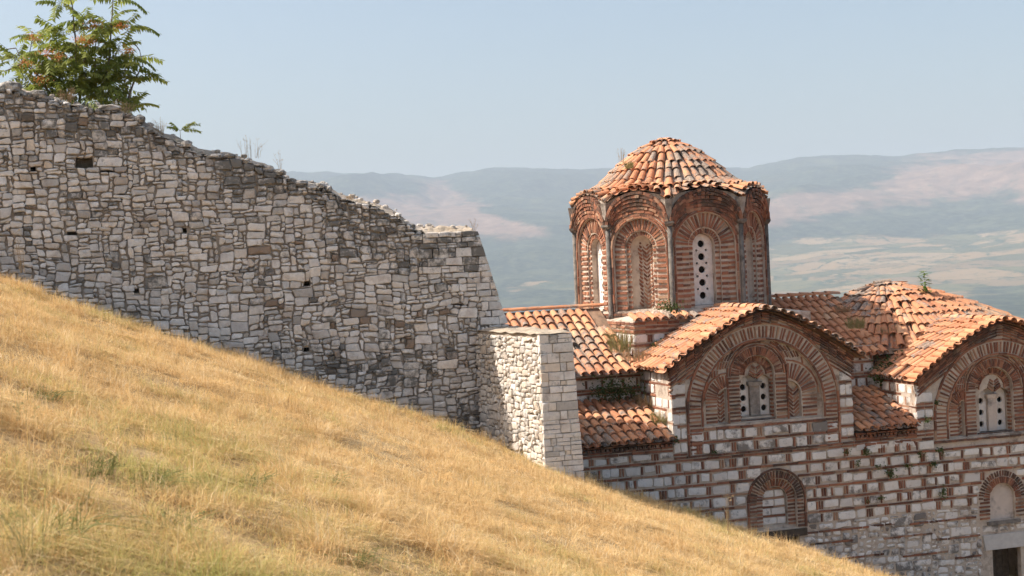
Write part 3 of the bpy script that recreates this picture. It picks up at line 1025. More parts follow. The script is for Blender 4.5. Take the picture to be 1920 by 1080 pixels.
# ------------------------------------------------------------------ the church
church = root('brick_church', C(1.5, 4.0, -3.6), 'old domed church of striped red brick and white stone with clay tile roofs', 'church')
rb = random.Random(41)
def arch_loop(cx, zs, r, zb, n=22, ry=None):
    ry = ry or r
    pts = [(cx - r, zb), (cx + r, zb)]
    for i in range(n + 1):
        t = pi * i / n
        pts.append((cx + r * cos(t), zs + ry * sin(t)))
    return pts
def circle_loop(cx, cz, r, n=14):
    return [(cx + r * cos(2 * pi * i / n), cz + r * sin(2 * pi * i / n)) for i in range(n)]
def slab(m, fr, outer, holes, d, reveal=0.0, edge=0.0, tint=(0.5, 0.5, 0.0)):
    """flat panel with holes; reveal = depth of the hole sides, edge = depth of the outer rim"""
    loops = [outer] + holes
    flat = [p for l in loops for p in l]
    tris = tessellate_polygon([[Vector((p[0], p[1], 0)) for p in l] for l in loops])
    m.add([fr.P(p[0], p[1], d) for p in flat], [tuple(t) for t in tris], tint)
    for l, dep in [(h, reveal) for h in holes] + [(outer, edge)]:
        if dep <= 0: continue
        n = len(l)
        vs = [fr.P(p[0], p[1], d) for p in l] + [fr.P(p[0], p[1], d - dep) for p in l]
        m.add(vs, [(i, (i + 1) % n, n + (i + 1) % n, n + i) for i in range(n)], tint)
def stain(P):
    a = fbm(P[0] * 0.9, P[1] * 0.9 + P[2] * 0.9, P[2] * 0.5, 3)
    return max(0.0, min(1.0, 0.2 + 0.9 * a))
def brick(part, fr, s, z, hs, hz, ang=0.0, d=0.0, th=0.09, tone=None, soot=0.0, r=rb, key='bricks'):
    ca, sa = cos(ang), sin(ang)
    ja = lambda: r.uniform(-0.0035, 0.0035)
    dd = d + r.gauss(0, 0.005)
    hs *= r.uniform(0.93, 1.03); hz *= r.uniform(0.82, 1.12)
    q = []
    for x, y in ((-hs, -hz), (hs, -hz), (hs, hz), (-hs, hz)):
        q.append((s + x * ca - y * sa + ja(), z + x * sa + y * ca + ja()))
    vs = [fr.P(x, y, dd - th) for x, y in q] + [fr.P(x, y, dd + ja()) for x, y in q]
    fs = [(4, 5, 6, 7), (0, 1, 5, 4), (1, 2, 6, 5), (2, 3, 7, 6), (3, 0, 4, 7)]
    t = (r.random() if tone is None else tone, r.random(), min(1.0, soot + 0.6 * stain(vs[4]) * r.random()))
    piece(key, part, M['brick'], vs, fs, t)
def block(part, fr, s0, s1, z0, z1, d=0.0, rough=0.012, r=rb, soot=0.0):
    """a squared white stone with knocked corners"""
    w, h = s1 - s0, z1 - z0
    j = lambda k=rough: r.uniform(-k, k)
    c = min(w, h) * r.uniform(0.08, 0.2)
    pl = [(s0 + c, z0 + j()), (s1 - c, z0 + j()), (s1 + j(), z0 + c), (s1 + j(), z1 - c), (s1 - c, z1 + j()), (s0 + c, z1 + j()), (s0 + j(), z1 - c), (s0 + j(), z0 + c)]
    P = fr.P(s0, z0, 0)
    stone_piece('church_stones', part, fr, pl, M['ashlar'], (0.15 + 0.85 * r.random(), r.random(), min(1, soot + 0.75 * stain(P) * r.random())), 0.1, d + r.gauss(0.0, 0.006), r.uniform(0.002, 0.008), 0.009, 0.007, r)
def fan(part, fr, cx, cz, r0, r1, a0, a1, n, d, hz, soot=0.0, tone=None):
    for i in range(n):
        t = a0 + (a1 - a0) * (i + 0.5) / n + rb.uniform(-.012, .012)
        m = (r0 + r1) / 2
        brick(part, fr, cx + m * cos(t), cz + m * sin(t), (r1 - r0) / 2 * 0.96, hz, t, d, 0.09, tone, soot)
def rim(part, fr, cx, cz, r, th, a0, a1, d, ln=0.2, ry=None, soot=0.0):
    ry = ry or r
    n = max(2, int(abs(a1 - a0) * (r + ry) / 2 / ln))
    for i in range(n):
        t = a0 + (a1 - a0) * (i + 0.5) / n
        x, y = cx + r * cos(t), cz + ry * sin(t)
        tg = atan2(ry * cos(t), -r * sin(t))
        brick(part, fr, x, y, abs(a1 - a0) * (r + ry) / 2 / n / 2 * 0.985, th / 2, tg, d, 0.09, None, soot)
def upright(part, fr, s, z0, z1, th, d, ln=0.22, soot=0.0):
    n = max(1, int((z1 - z0) / ln))
    for i in range(n):
        brick(part, fr, s, z0 + (z1 - z0) * (i + .5) / n, (z1 - z0) / n / 2 * 0.985, th / 2, pi / 2, d, 0.09, None, soot)
def rows(part, fr, s0, s1, z0, z1, pitch, hz, d, blen=0.26, lim=None, soot=0.0, tone=None):
    n = max(1, int(round((z1 - z0) / pitch)))
    for i in range(n):
        z = z0 + (z1 - z0) * (i + .5) / n
        a, b = lim(z) if lim else (s0, s1)
        if b - a < 0.04: continue
        k = max(1, int(round((b - a) / blen)))
        for q in range(k):
            x0, x1 = a + (b - a) * q / k, a + (b - a) * (q + 1) / k
            brick(part, fr, (x0 + x1) / 2 + rb.uniform(-.006, .006), z + rb.uniform(-.005, .005), (x1 - x0) / 2 * 0.97, hz, rb.uniform(-.02, .02), d, 0.09, tone, soot)
def herring(part, fr, s0, s1, z0, z1, d, pitch=0.085):
    w = (s1 - s0) / 2
    z = z0
    while z < z1:
        for sg in (-1, 1):
            brick(part, fr, (s0 + s1) / 2 + sg * w / 2, z + 0.05, w * 0.62, 0.02, sg * 0.75, d, 0.06)
        z += pitch

# ---- front wall: one long plane carrying both gables
def gz_left(a):  return 3.22 - 1.2 * (min(abs(a), 3) / 2.4) ** 1.35
def gz_right(a): return 2.62 - 1.2 * (min(abs(a - 6.25), 3) / 2.4) ** 1.4
GL = dict(cu=0.0, R=1.88, zs=0.99, zb=0.03, sill=0.66, ca=-0.10, cr=0.74, cz=1.71, pl=(-0.46, -0.20), pr=(0.05, 0.31), wz=(0.78, 1.67))
GR = dict(cu=6.20, R=1.80, zs=0.35, zb=-0.12, sill=-0.11, ca=6.12, cr=0.82, cz=0.97, pl=(5.78, 6.07), pr=(6.31, 6.60), wz=(-0.05, 0.95))
N1 = dict(c=0.21, zs=-1.15, r=0.71)
N2 = dict(c=6.16, zs=-1.63, r=0.66)
facade_out = [(-4.9, -4.4), (8.7, -4.4), (8.7, 1.25)]
for i in range(25):
    a = 8.65 - i * (4.75 / 24)
    facade_out.append((a, gz_right(a) - 0.10))
facade_out += [(3.9, 0.18), (2.25, 0.12)]
for i in range(25):
    a = 2.25 - i * (4.5 / 24)
    facade_out.append((a, gz_left(a) - 0.10))
facade_out += [(-2.25, 0.33), (-4.9, 0.33)]
mf = MB()
hl = arch_loop(0, GL['zs'], 1.50, GL['sill'], 30)
hr = arch_loop(GR['cu'], GR['zs'], 1.43, GR['sill'], 30)
h1 = arch_loop(N1['c'], N1['zs'], 0.50, -1.80)
h2 = arch_loop(N2['c'], N2['zs'], 0.35, -2.14)
h3 = [(5.83, -4.3), (6.62, -4.3), (6.62, -2.84), (5.83, -2.84)]
h4 = [(-0.35, -2.45), (0.75, -2.45), (0.75, -1.98), (-0.35, -1.98)]
slab(mf, FAC, facade_out, [hl, hr, h1, h2, h3, h4], -0.022, 0.14, 0.9)
facade = mf.build('front_wall', M['mortar'], church)
def plate(name, cx, w, z0, z1, holes, small, v, parent, fr=FAC):
    """pierced white window slab with a round head"""
    m = MB()
    hw = w / 2
    lo = arch_loop(cx, z1 - hw, hw, z0, 10)
    hs = [circle_loop(cx + x, z, r, 12) for x, z, r in holes] + [circle_loop(cx + x, z, r, 7) for x, z, r in small]
    slab(m, fr, lo, hs, v, 0.06, 0.06)
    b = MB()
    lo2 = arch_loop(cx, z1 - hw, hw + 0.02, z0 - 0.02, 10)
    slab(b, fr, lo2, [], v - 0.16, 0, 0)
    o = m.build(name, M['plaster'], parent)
    b.build('room_shade_sheet', M['dark'], parent)  # flat sheet coloured near black so the holes show a dark interior
    return o
def gable(g, part, tag_soot=0.0):
    cu, R, zs, zb, sill, ca, cr, cz = (g[k] for k in ('cu', 'R', 'zs', 'zb', 'sill', 'ca', 'cr', 'cz'))
    q = R / 1.88
    # archivolt
    rim(part, FAC, cu, zs, R, 0.05, 0, pi, 0.012, 0.24)
    fan(part, FAC, cu, zs, 1.56 * q, 1.83 * q, 0.01, pi - 0.01, int(58 * q), 0.0, 0.0205)
    rim(part, FAC, cu, zs, 1.525 * q, 0.045, 0, pi, 0.008, 0.22)
    for sg in (-1, 1):
        upright(part, FAC, cu + sg * R, zb, zs, 0.05, 0.012)
        upright(part, FAC, cu + sg * 1.525 * q, max(zb, sill) - 0.0, zs, 0.045, 0.008)
        a, b = sorted((cu + sg * 1.56 * q, cu + sg * 1.845 * q))
        rows(part, FAC, a, b, zb, zs, 0.088, 0.021, 0.0, 0.28)
    # recessed tympanum: three-part blind arcade
    m = MB()
    tymp = arch_loop(cu, zs, 1.51 * q, sill - 0.01, 30)
    hc = arch_loop(ca, cz, cr - 0.30, sill + 0.02, 24)
    q0, q1 = cu - 1.44 * q, ca - cr
    p0, p1 = ca + cr, cu + 1.44 * q
    zn = zs + 0.22 * q
    def quarter(x_in, x_out, r_scale):
        pts = [(x_out, sill + 0.03), (x_in, sill + 0.03)] if x_in > x_out else [(x_in, sill + 0.03), (x_out, sill + 0.03)]
        wd = abs(x_in - x_out) * r_scale
        arc = []
        for i in range(9):
            t = pi / 2 * i / 8
            arc.append((x_in - wd * cos(t) if x_in > x_out else x_in + wd * cos(t), zn + wd * sin(t)))
        if x_in > x_out:
            return [(x_in - wd, sill + .03), (x_in, sill + .03)] + arc[::-1]
        return [(x_in, sill + .03), (x_in + wd, sill + .03)] + arc
    hq0 = quarter(q1 - 0.03, q0, 0.42)
    hq1 = quarter(p0 + 0.03, p1, 0.42)
    slab(m, FAC, tymp, [hc, hq0, hq1], -0.11, 0.12)
    slab(m, FAC, hq0, [], -0.22); slab(m, FAC, hq1, [], -0.22)
    # inner layer with the window opening
    wl, wr = g['pl'][0] - 0.02, g['pr'][1] + 0.02
    wc, wh = (wl + wr) / 2, (wr - wl) / 2
    hw = arch_loop(wc, g['wz'][1] - 0.16, min(wh, cr - .33), g['wz'][0] - 0.02, 20, 0.22)
    inner = arch_loop(ca, cz, cr - 0.29, sill, 24)
    slab(m, FAC, inner, [hw], -0.225, 0.22)
    pa, pb = g['pl'], g['pr']
    lights = [arch_loop((x0 + x1) / 2, g['wz'][1] - (x1 - x0) / 2, (x1 - x0) / 2 - .004, g['wz'][0] + .01, 10) for x0, x1 in (pa, pb)]
    slab(m, FAC, [(wl - .03, g['wz'][0] - .04), (wr + .03, g['wz'][0] - .04), (wr + .03, g['wz'][1] + .12), (wl - .03, g['wz'][1] + .12)], lights, -0.40)
    tp = m.build('blind_arcade', M['mortar'], church)
    # centre arch: two thin rims, fan, inner fan
    rim(tp, FAC, ca, cz, cr, 0.035, 0, pi, -0.07, 0.2)
    rim(tp, FAC, ca, cz, cr - 0.065, 0.035, 0, pi, -0.075, 0.2)
    for sg in (-1, 1):
        upright(tp, FAC, ca + sg * cr, sill, cz, 0.035, -0.07)
        a, b = sorted((ca + sg * (cr - 0.29), ca + sg * (cr - 0.02)))
        rows(tp, FAC, a, b, sill + .02, cz, 0.088, 0.024, -0.085, 0.28, None, 0.08)
    fan(tp, FAC, ca, cz, cr - 0.29, cr - 0.095, 0.02, pi - 0.02, 34, -0.085, 0.022, 0.1)
    fan(tp, FAC, ca, cz, cr - 0.45, cr - 0.31, 0.05, pi - 0.05, 24, -0.20, 0.02, 0.15)
    rim(tp, FAC, ca, cz, cr - 0.465, 0.025, 0, pi, -0.19, 0.12)
    for sg in (-1, 1):
        a, b = sorted((ca + sg * (cr - 0.305), ca + sg * (cr - 0.36)))
        rows(tp, FAC, a, b, sill + .06, cz, 0.088, 0.024, -0.195, 0.22, None, 0.12)
    # V-laid bricks over the twin lights
    for i in range(4):
        for sg in (-1, 1):
            brick(tp, FAC, wc + sg * (0.10 - .012 * i), g['wz'][1] + 0.02 + i * 0.065, 0.10 - .015 * i, 0.02, sg * 0.6, -0.20, 0.06)
    # side quarter niches
    for (x_in, x_out) in ((q1 - 0.0, q0), (p0 + 0.0, p1)):
        sg = -1 if x_in > x_out else 1
        w_ = abs(x_in - x_out)
        a0, a1 = (pi / 2, pi) if sg < 0 else (0, pi / 2)
        rim(tp, FAC, x_in, zn, w_ * 0.98, 0.035, a0, a1, -0.08, 0.16)
        fan(tp, FAC, x_in, zn, w_ * 0.46, w_ * 0.92, a0, a1, 11, -0.09, 0.02)
        a, b = sorted((x_in + sg * w_ * 0.46, x_in + sg * w_ * 0.93))
        rows(tp, FAC, a, b, sill + .02, zn, 0.088, 0.023, -0.09, 0.28)
        a, b = sorted((x_in + sg * 0.05, x_in + sg * w_ * 0.43))
        herring(tp, FAC, a, b, sill + 0.03, zn + w_ * 0.2, -0.20)
    # rings of thin brick filling the ground between the arches
    nqa = [(q1, abs(q1 - q0), -1), (p0, abs(p1 - p0), 1)]
    rr = cr + 0.06
    while rr < cr + 0.62:
        n_ = int(pi * rr / .17)
        for i in range(n_):
            t = pi * (i + .5) / n_
            x, y = ca + rr * cos(t), cz + rr * sin(t)
            if hypot(x - cu, max(0, y - zs)) > 1.475 * q or y < zs: continue
            if any((x - xi) * sg > -.02 and (y < zn or hypot(x - xi, y - zn) < wq * 1.04) for xi, wq, sg in nqa): continue
            brick(tp, FAC, x, y, .08, .019, t + pi / 2, -0.09, .06, None, .1)
        rr += 0.062
    # spandrel infill bricks between side niches and centre arch
    for sg in (-1, 1):
        for i in range(3):
            t = pi / 2 + sg * (0.55 + 0.16 * i)
            rr = cr + 0.075
            brick(tp, FAC, ca + rr * cos(t), cz + rr * sin(t), 0.07, 0.018, t + pi / 2, -0.09, 0.06)
    # twin lights
    for (x0, x1) in (g['pl'], g['pr']):
        zz0, zz1 = g['wz']
        h = zz1 - zz0
        c_ = (x0 + x1) / 2
        hs = [(0.0, zz0 + h * k, 0.072) for k in (0.17, 0.45, 0.73)]
        wnd = plate('window', c_, x1 - x0, zz0, zz1, hs, [], -0.385, church)
    mm = MB()
    x0, x1 = g['pl'][1], g['pr'][0]
    zz0, zz1 = g['wz']
    e = 0.0
    mm.box([FAC.P(x0 + .005, zz0, -0.43), FAC.P(x1 - .005, zz0, -0.43), FAC.P(x1 - .005, zz0, -0.30), FAC.P(x0 + .005, zz0, -0.30), FAC.P(x0 + .005, zz1 - .22, -0.43), FAC.P(x1 - .005, zz1 - .22, -0.43), FAC.P(x1 - .005, zz1 - .22, -0.30), FAC.P(x0 + .005, zz1 - .22, -0.30)])
    mm.box([FAC.P(x0 - .03, zz1 - .22, -0.43), FAC.P(x1 + .03, zz1 - .22, -0.43), FAC.P(x1 + .03, zz1 - .22, -0.27), FAC.P(x0 - .03, zz1 - .22, -0.27), FAC.P(x0 - .05, zz1 - .12, -0.43), FAC.P(x1 + .05, zz1 - .12, -0.43), FAC.P(x1 + .05, zz1 - .12, -0.25), FAC.P(x0 - .05, zz1 - .12, -0.25)])
    mm.build('mullion', M['mullion'] if g is GL else M['old_plaster'], church)
    ms = MB()
    ms.box([FAC.P(wl - .06, sill - .02, -0.43), FAC.P(wr + .06, sill - .02, -0.43), FAC.P(wr + .06, sill - .02, -0.17), FAC.P(wl - .06, sill - .02, -0.17), FAC.P(wl - .06, g['wz'][0] - .02, -0.43), FAC.P(wr + .06, g['wz'][0] - .02, -0.43), FAC.P(wr + .06, sill + .05, -0.17), FAC.P(wl - .06, sill + .05, -0.17)])
    ms.build('sill', M['grey_stone'], church)
    rows(tp, FAC, wl - .08, wr + .08, sill - .01, sill + 0.05, 0.06, 0.022, -0.15, 0.2, None, 0.3)
gable(GL, facade)
gable(GR, facade)
# piers beside the gables
def pier(fr, s0, s1, z0, z1, d=0.0, soot=0.0):
    z = z0
    while z < z1 - 0.08:
        rows(facade, fr, s0, s1, z, z + 0.075, 0.075, 0.024, d, (s1 - s0) * rb.choice((1.0, 0.55)), None, soot)
        z += 0.082
        if rb.random() < 0.55 and z < z1 - .3:
            rows(facade, fr, s0, s1, z, z + 0.075, 0.075, 0.024, d, (s1 - s0) * 0.6, None, soot); z += 0.08
        h = min(rb.uniform(0.17, 0.24), z1 - z)
        if h < 0.1: break
        if rb.random() < 0.3 and s1 - s0 > 0.26:
            k = s0 + (s1 - s0) * rb.uniform(.4, .6)
            block(facade, fr, s0 + .008, k - .008, z, z + h - 0.01, d, 0.008); block(facade, fr, k + .008, s1 - .004, z, z + h - 0.01, d, 0.008)
        else:
            block(facade, fr, s0 + .008, s1 - .004, z, z + h - .01, d, 0.008)
        z += h + 0.008
pier(FAC, -2.25, -1.92, 0.04, 1.82)
pier(FAC, 1.92, 2.25, 0.10, 1.75)
pier(FAC, 3.9, 4.36, 0.0, 1.05)
pier(FAC, 8.06, 8.6, 0.0, 1.0)
# brick courses following the roof edge above the arches
def follow(gz, a0, a1, drops, arch, d0):
    for k, dr in enumerate(drops):
        n = int((a1 - a0) / 0.2)
        for i in range(n):
            a = a0 + (a1 - a0) * (i + .5) / n
            z = gz(a) - dr
            if hypot(a - arch['cu'], max(0, z - arch['zs'])) < arch['R'] + 0.035: continue
            sl = atan2(gz(a + .05) - gz(a - .05), 0.1)
            brick(facade, FAC, a, z, 0.097 / max(0.7, cos(sl)), 0.021, sl, d0 + 0.05 * (len(drops) - k) / len(drops), 0.09, None, 0.25)
follow(gz_left, -2.3, 2.3, (0.115, 0.175, 0.235, 0.30, 0.37, 0.45, 0.53, 0.62), GL, 0.0)
follow(gz_right, 3.95, 8.55, (0.115, 0.175, 0.235, 0.30, 0.37, 0.45, 0.53), GR, 0.0)
# courses of white blocks framed in brick
def gaps(z):
    g = []
    if -1.95 < z < N1['zs'] + 0.74:
        w = 0.74 if z < N1['zs'] else sqrt(max(0, 0.74 ** 2 - (z - N1['zs']) ** 2))
        g.append((N1['c'] - w - .02, N1['c'] + w + .02))
    if -2.2 < z < N2['zs'] + 0.68:
        w = 0.68 if z < N2['zs'] else sqrt(max(0, 0.68 ** 2 - (z - N2['zs']) ** 2))
        g.append((N2['c'] - w - .02, N2['c'] + w + .02))
    if z < -2.46: g.append((5.55, 6.95))
    return g
def spans(lo, hi, z):
    out, x = [], lo
    for a, b in sorted(gaps(z)):
        if b <= lo or a >= hi: continue
        if a > x: out.append((x, a))
        x = max(x, b)
    if x < hi: out.append((x, hi))
    return out
def course(lo, hi, z, h=0.29, soot=0.0, nb=1):
    for a, b in spans(lo, hi, z - 0.03):
        if b - a > 0.1:
            rows(facade, FAC, a, b, z - 0.062, z, 0.062, 0.025, 0.004, 0.31, None, soot + .12)
    zt, zb = z - 0.072, z - h + 0.012
    wob = [rb.uniform(-.02, .02) for _ in range(40)]
    for a, b in spans(lo, hi, (zt + zb) / 2):
        x = a + 0.01
        while x < b - 0.06:
            w = rb.uniform(0.2, 0.44) if rb.random() < .88 else rb.uniform(.08, .18)
            if x + w > b - 0.10: w = b - x - 0.01
            if w > 0.07:
                if w > 0.33 and rb.random() < 0.3:
                    k = x + w * rb.uniform(.35, .65)
                    block(facade, FAC, x, k - .008, zb + rb.uniform(0, .03), zt, 0.0, 0.012, rb, soot)
                    block(facade, FAC, k + .008, x + w, zb + rb.uniform(0, .03), zt, 0.0, 0.012, rb, soot)
                else:
                    block(facade, FAC, x, x + w, zb + max(0, rb.gauss(.018, .02)), zt - max(0, rb.gauss(.008, .016)), rb.uniform(-.006, .006), 0.018, rb, soot + (.35 if rb.random() < .12 else .04))
            x += w + 0.022
            nv = rb.choice((0, 1, 1, 2, 2, 2, 2, 3))
            for _ in range(nv):
                if x > b - 0.05: break
                brick(facade, FAC, x + 0.02, (zt + zb) / 2, (zt - zb) / 2 * 0.9, 0.018, pi / 2 + rb.uniform(-.05, .05), 0.002, 0.09, None, soot)
                x += 0.062
            x += 0.012
# two short courses inside the left gable, below its blind arcade
course(-1.83, 1.83, 0.62, 0.30); course(-1.83, 1.83, 0.33, 0.30)
rows(facade, FAC, -2.25, 2.25, -0.02, 0.04, 0.06, 0.022, 0.02, 0.3, None, 0.5)
# cornice and courses under the low corner roofs
def dentils(a0, a1, z):
    rows(facade, FAC, a0, a1, z - 0.05, z, 0.05, 0.02, 0.05, 0.28, None, 0.4)
    n = int((a1 - a0) / 0.105)
    for i in range(n):
        brick(facade, FAC, a0 + (a1 - a0) * (i + .5) / n, z - 0.085, 0.03, 0.026, rb.uniform(-.05, .05), 0.045, 0.09, None, 0.45)
    rows(facade, FAC, a0, a1, z - 0.165, z - 0.115, 0.05, 0.02, 0.025, 0.28, None, 0.35)
dentils(-4.85, -2.28, 0.40)
dentils(2.27, 3.9, 0.22)
course(2.27, 3.9, 0.05, 0.27)
z = 0.22
course(-4.85, -2.27, 0.22, 0.24)
z = -0.03
while z > -1.75:
    course(-4.85, 4.34 if z > -0.2 else 8.6, z, 0.288)
    z -= 0.288
rows(facade, FAC, 4.36, 8.5, -0.20, -0.13, 0.07, 0.023, 0.012, 0.3, None, 0.6)
ZR = z
# rubble footing of the front
def fmask(i, j):
    s, zz = -4.85 + (i + .5) * 0.06, ZR - 2.6 + (j + .5) * 0.055
    for a, b in gaps(zz):
        if a - .02 < s < b + .02: return False
    if -0.45 < s < 0.85 and zz > -2.5: return False
    return True
def fsizes(r, i, j):
    q = r.random()
    h = 2 if q < .45 else 3 if q < .85 else 4
    return h, max(2, int(h * r.uniform(1.2, 2.8)))
def foot():
    r = random.Random(91)
    rubble_field('church_stones', facade, FAC, -4.85, ZR - 2.6, 223, 47, 0.06, 0.055, fmask, fsizes, M['ashlar'], 91, 0.017, 0.02, 0.016, proud=lambda r: r.gauss(0, .008), tint=lambda a, c, r: (0.1 + 0.85 * r.random(), r.random(), 0.1 + 0.5 * r.random()))
foot()
for (a, b, zz) in [(0.95, 3.2, -1.93), (1.0, 2.1, -2.2), (3.6, 5.4, -1.98), (2.9, 4.2, -2.25), (4.3, 5.5, -2.42), (1.6, 2.9, -2.6), (3.4, 4.6, -2.72), (-4.0, -0.6, -1.9), (4.8, 5.5, -2.9)]:
    rows(facade, FAC, a, b, zz - .06, zz, .06, .022, 0.016, .27, None, .35)
# lower niches
def niche(nc, zbot, inner_r, fill):
    c, zs, R = nc['c'], nc['zs'], nc['r']
    rim(facade, FAC, c, zs, R, 0.045, 0, pi, 0.02, 0.2, None, 0.45)
    fan(facade, FAC, c, zs, R - 0.2, R - 0.035, 0, pi, 26, 0.008, 0.022, 0.45)
    for sg in (-1, 1):
        upright(facade, FAC, c + sg * R, zbot, zs, 0.045, 0.02, 0.22, 0.3)
        a, b = sorted((c + sg * (R - 0.2), c + sg * (R - 0.035)))
        rows(facade, FAC, a, b, zbot, zs, 0.085, 0.023, 0.008, 0.2, None, 0.3)
    m = MB()
    slab(m, FAC, arch_loop(c, zs, R - 0.19, zbot - .02, 22), [arch_loop(c, zs, inner_r, zbot + .06, 22)], -0.11, 0.09)
    slab(m, FAC, arch_loop(c, zs, inner_r + .02, zbot + .02, 22), [], -0.20)
    nb = m.build('niche', M['mortar'], church)
    fan(nb, FAC, c, zs, inner_r + 0.005, R - 0.21, 0, pi, 19, -0.085, 0.021, 0.15)
    for sg in (-1, 1):
        a, b = sorted((c + sg * (inner_r + .005), c + sg * (R - 0.21)))
        rows(nb, FAC, a, b, zbot + .05, zs, 0.085, 0.023, -0.085, 0.2, None, 0.15)
    return nb
nb = niche(N1, -1.80, 0.31, True)
zz = -1.70
while zz < -0.98:
    w = 0.29 if zz < N1['zs'] else sqrt(max(0, 0.29 ** 2 - (zz + .1 - N1['zs']) ** 2))
    if w > 0.12:
        k = N1['c'] + rb.uniform(-.1, .1)
        block(nb, FAC, N1['c'] - w, k - .01, zz, zz + .15, -0.175, 0.008); block(nb, FAC, k + .01, N1['c'] + w, zz, zz + .15, -0.175, 0.008)
        rows(nb, FAC, N1['c'] - w, N1['c'] + w, zz + .155, zz + .205, .05, .02, -0.172, 0.28)
    zz += 0.205
mt = MB()
mt.box([FAC.P(-0.5, -1.99, -0.2), FAC.P(0.92, -1.99, -0.2), FAC.P(0.92, -1.99, 0.05), FAC.P(-0.5, -1.99, 0.05), FAC.P(-0.5, -1.83, -0.2), FAC.P(0.92, -1.83, -0.2), FAC.P(0.92, -1.83, 0.05), FAC.P(-0.5, -1.83, 0.05)])
mt.build('timber_lintel', M['wood'], church)
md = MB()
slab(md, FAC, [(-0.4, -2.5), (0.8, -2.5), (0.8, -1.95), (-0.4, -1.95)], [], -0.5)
md.build('opening_shade_sheet', M['dark'], church)  # near-black sheet painted as the shaded depth of the opening
m = MB()
slab(m, FAC, arch_loop(N2['c'], N2['zs'], 0.37, -2.17, 22), [], -0.10)
npl = m.build('plastered_niche', M['old_plaster'], church)
fan(npl, FAC, N2['c'], N2['zs'], 0.36, 0.52, -0.05, pi + 0.05, 24, 0.012, 0.021, 0.1)
fan(npl, FAC, N2['c'], N2['zs'], 0.53, 0.66, 0, pi, 26, 0.0, 0.021, 0.6)
for sg in (-1, 1):
    a, b = sorted((N2['c'] + sg * .36, N2['c'] + sg * .64))
    rows(npl, FAC, a, b, -2.12, N2['zs'] - .03, .085, .023, 0.006, 0.28, None, 0.2)
m = MB()
m.box([FAC.P(N2['c'] - .45, -2.24, -.12), FAC.P(N2['c'] + .45, -2.24, -.12), FAC.P(N2['c'] + .45, -2.24, .05), FAC.P(N2['c'] - .45, -2.24, .05), FAC.P(N2['c'] - .45, -2.16, -.12), FAC.P(N2['c'] + .45, -2.16, -.12), FAC.P(N2['c'] + .45, -2.16, .04), FAC.P(N2['c'] - .45, -2.16, .04)])
m.build('sill', M['grey_stone'], church)
# doorway
m = MB()
m.box([FAC.P(5.56, -2.83, -.2), FAC.P(6.95, -2.83, -.2), FAC.P(6.95, -2.83, .03), FAC.P(5.62, -2.83, .03), FAC.P(5.56, -2.47, -.2), FAC.P(6.95, -2.47, -.2), FAC.P(6.95, -2.47, .03), FAC.P(5.56, -2.47, .03)])
m.build('door_lintel', M['lintel'], church)
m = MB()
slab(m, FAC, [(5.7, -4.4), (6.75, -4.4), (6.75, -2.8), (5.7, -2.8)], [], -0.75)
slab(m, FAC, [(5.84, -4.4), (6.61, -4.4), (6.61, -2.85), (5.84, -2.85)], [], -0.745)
m.build('doorway', M['dark'], church)  # near-black sheets painted as the unlit space behind the door
m = MB()
for k in range(4):
    x0 = 5.86 + k * 0.185
    m.box([FAC.P(x0, -4.4, -.5), FAC.P(x0 + .175, -4.4, -.5), FAC.P(x0 + .175, -4.4, -.46), FAC.P(x0, -4.4, -.46), FAC.P(x0, -2.86, -.5), FAC.P(x0 + .175, -2.86, -.5), FAC.P(x0 + .175, -2.86, -.46), FAC.P(x0, -2.86, -.46)])
m.build('door', M['wood'], church)

# ---- return walls and set-back walls
def side_wall(name, o, s, n, outer, courses_=True):
    fr = Frame(o, s, n)
    m = MB()
    slab(m, fr, outer, [], -0.02)
    part = m.build(name, M['mortar'], church)
    if courses_:
        xs = [p[0] for p in outer]; zs_ = [p[1] for p in outer]
        x0, x1, z0, z1 = min(xs), max(xs), min(zs_), max(zs_)
        z = z1 - 0.02
        while z > z0 + 0.15:
            rows(part, fr, x0, x1, z - .065, z, .065, .023, 0.003, .3)
            if rb.random() < .4:
                z -= .075
                rows(part, fr, x0, x1, z - .065, z, .065, .023, 0.003, .3)
            zt, zb = z - .075, max(z0 + .02, z - .27)
            x = x0 + .02
            while x < x1 - .05:
                w = min(rb.uniform(.16, .34), x1 - x - .01)
                if w > .06: block(part, fr, x, x + w, zb, zt, 0.0, .01, rb, 0.0)
                x += w + .02
                if x < x1 - .08:
                    brick(part, fr, x + .02, (zt + zb) / 2, (zt - zb) / 2 * .95, .019, pi / 2, 0.002); x += .055
            z = zb - 0.01
    return part, fr
side_wall('return_wall', C(-2.25, 1.8, 0), -CV, -CU, [(0, 0.3), (1.8, 0.3), (1.8, 1.95), (0, 1.95)])
side_wall('return_wall', C(3.9, 1.8, 0), -CV, -CU, [(0, 0.1), (1.8, 0.1), (1.8, 1.3), (0, 1.3)])
side_wall('return_wall', C(2.25, 0, 0), CV, CU, [(0, -0.2), (1.8, -0.2), (1.8, 1.95), (0, 1.95)], False)
side_wall('set_back_wall', C(-4.9, 1.78, 0), CU, -CV, [(0, 0.8), (2.65, 0.8), (2.65, 1.8), (0, 1.8)])
side_wall('set_back_wall', C(2.25, 1.78, 0), CU, -CV, [(0, 0.7), (1.65, 0.7), (1.65, 2.1), (0, 2.1)])
side_wall('east_wall', C(-4.9, 7.5, 0), -CV, -CU, [(0, -4.4), (7.48, -4.4), (7.48, 0.35), (5.7, 1.2), (5.7, 1.8), (3.3, 3.2), (0, 1.8)], False)
side_wall('west_wall', C(8.7, 0, 0), CV, CU, [(0, -4.4), (7.5, -4.4), (7.5, 1.2), (0, 1.2)], False)
side_wall('north_wall', C(8.7, 7.5, 0), -CU, CV, [(0, -4.4), (13.6, -4.4), (13.6, 1.8), (0, 1.8)], False)
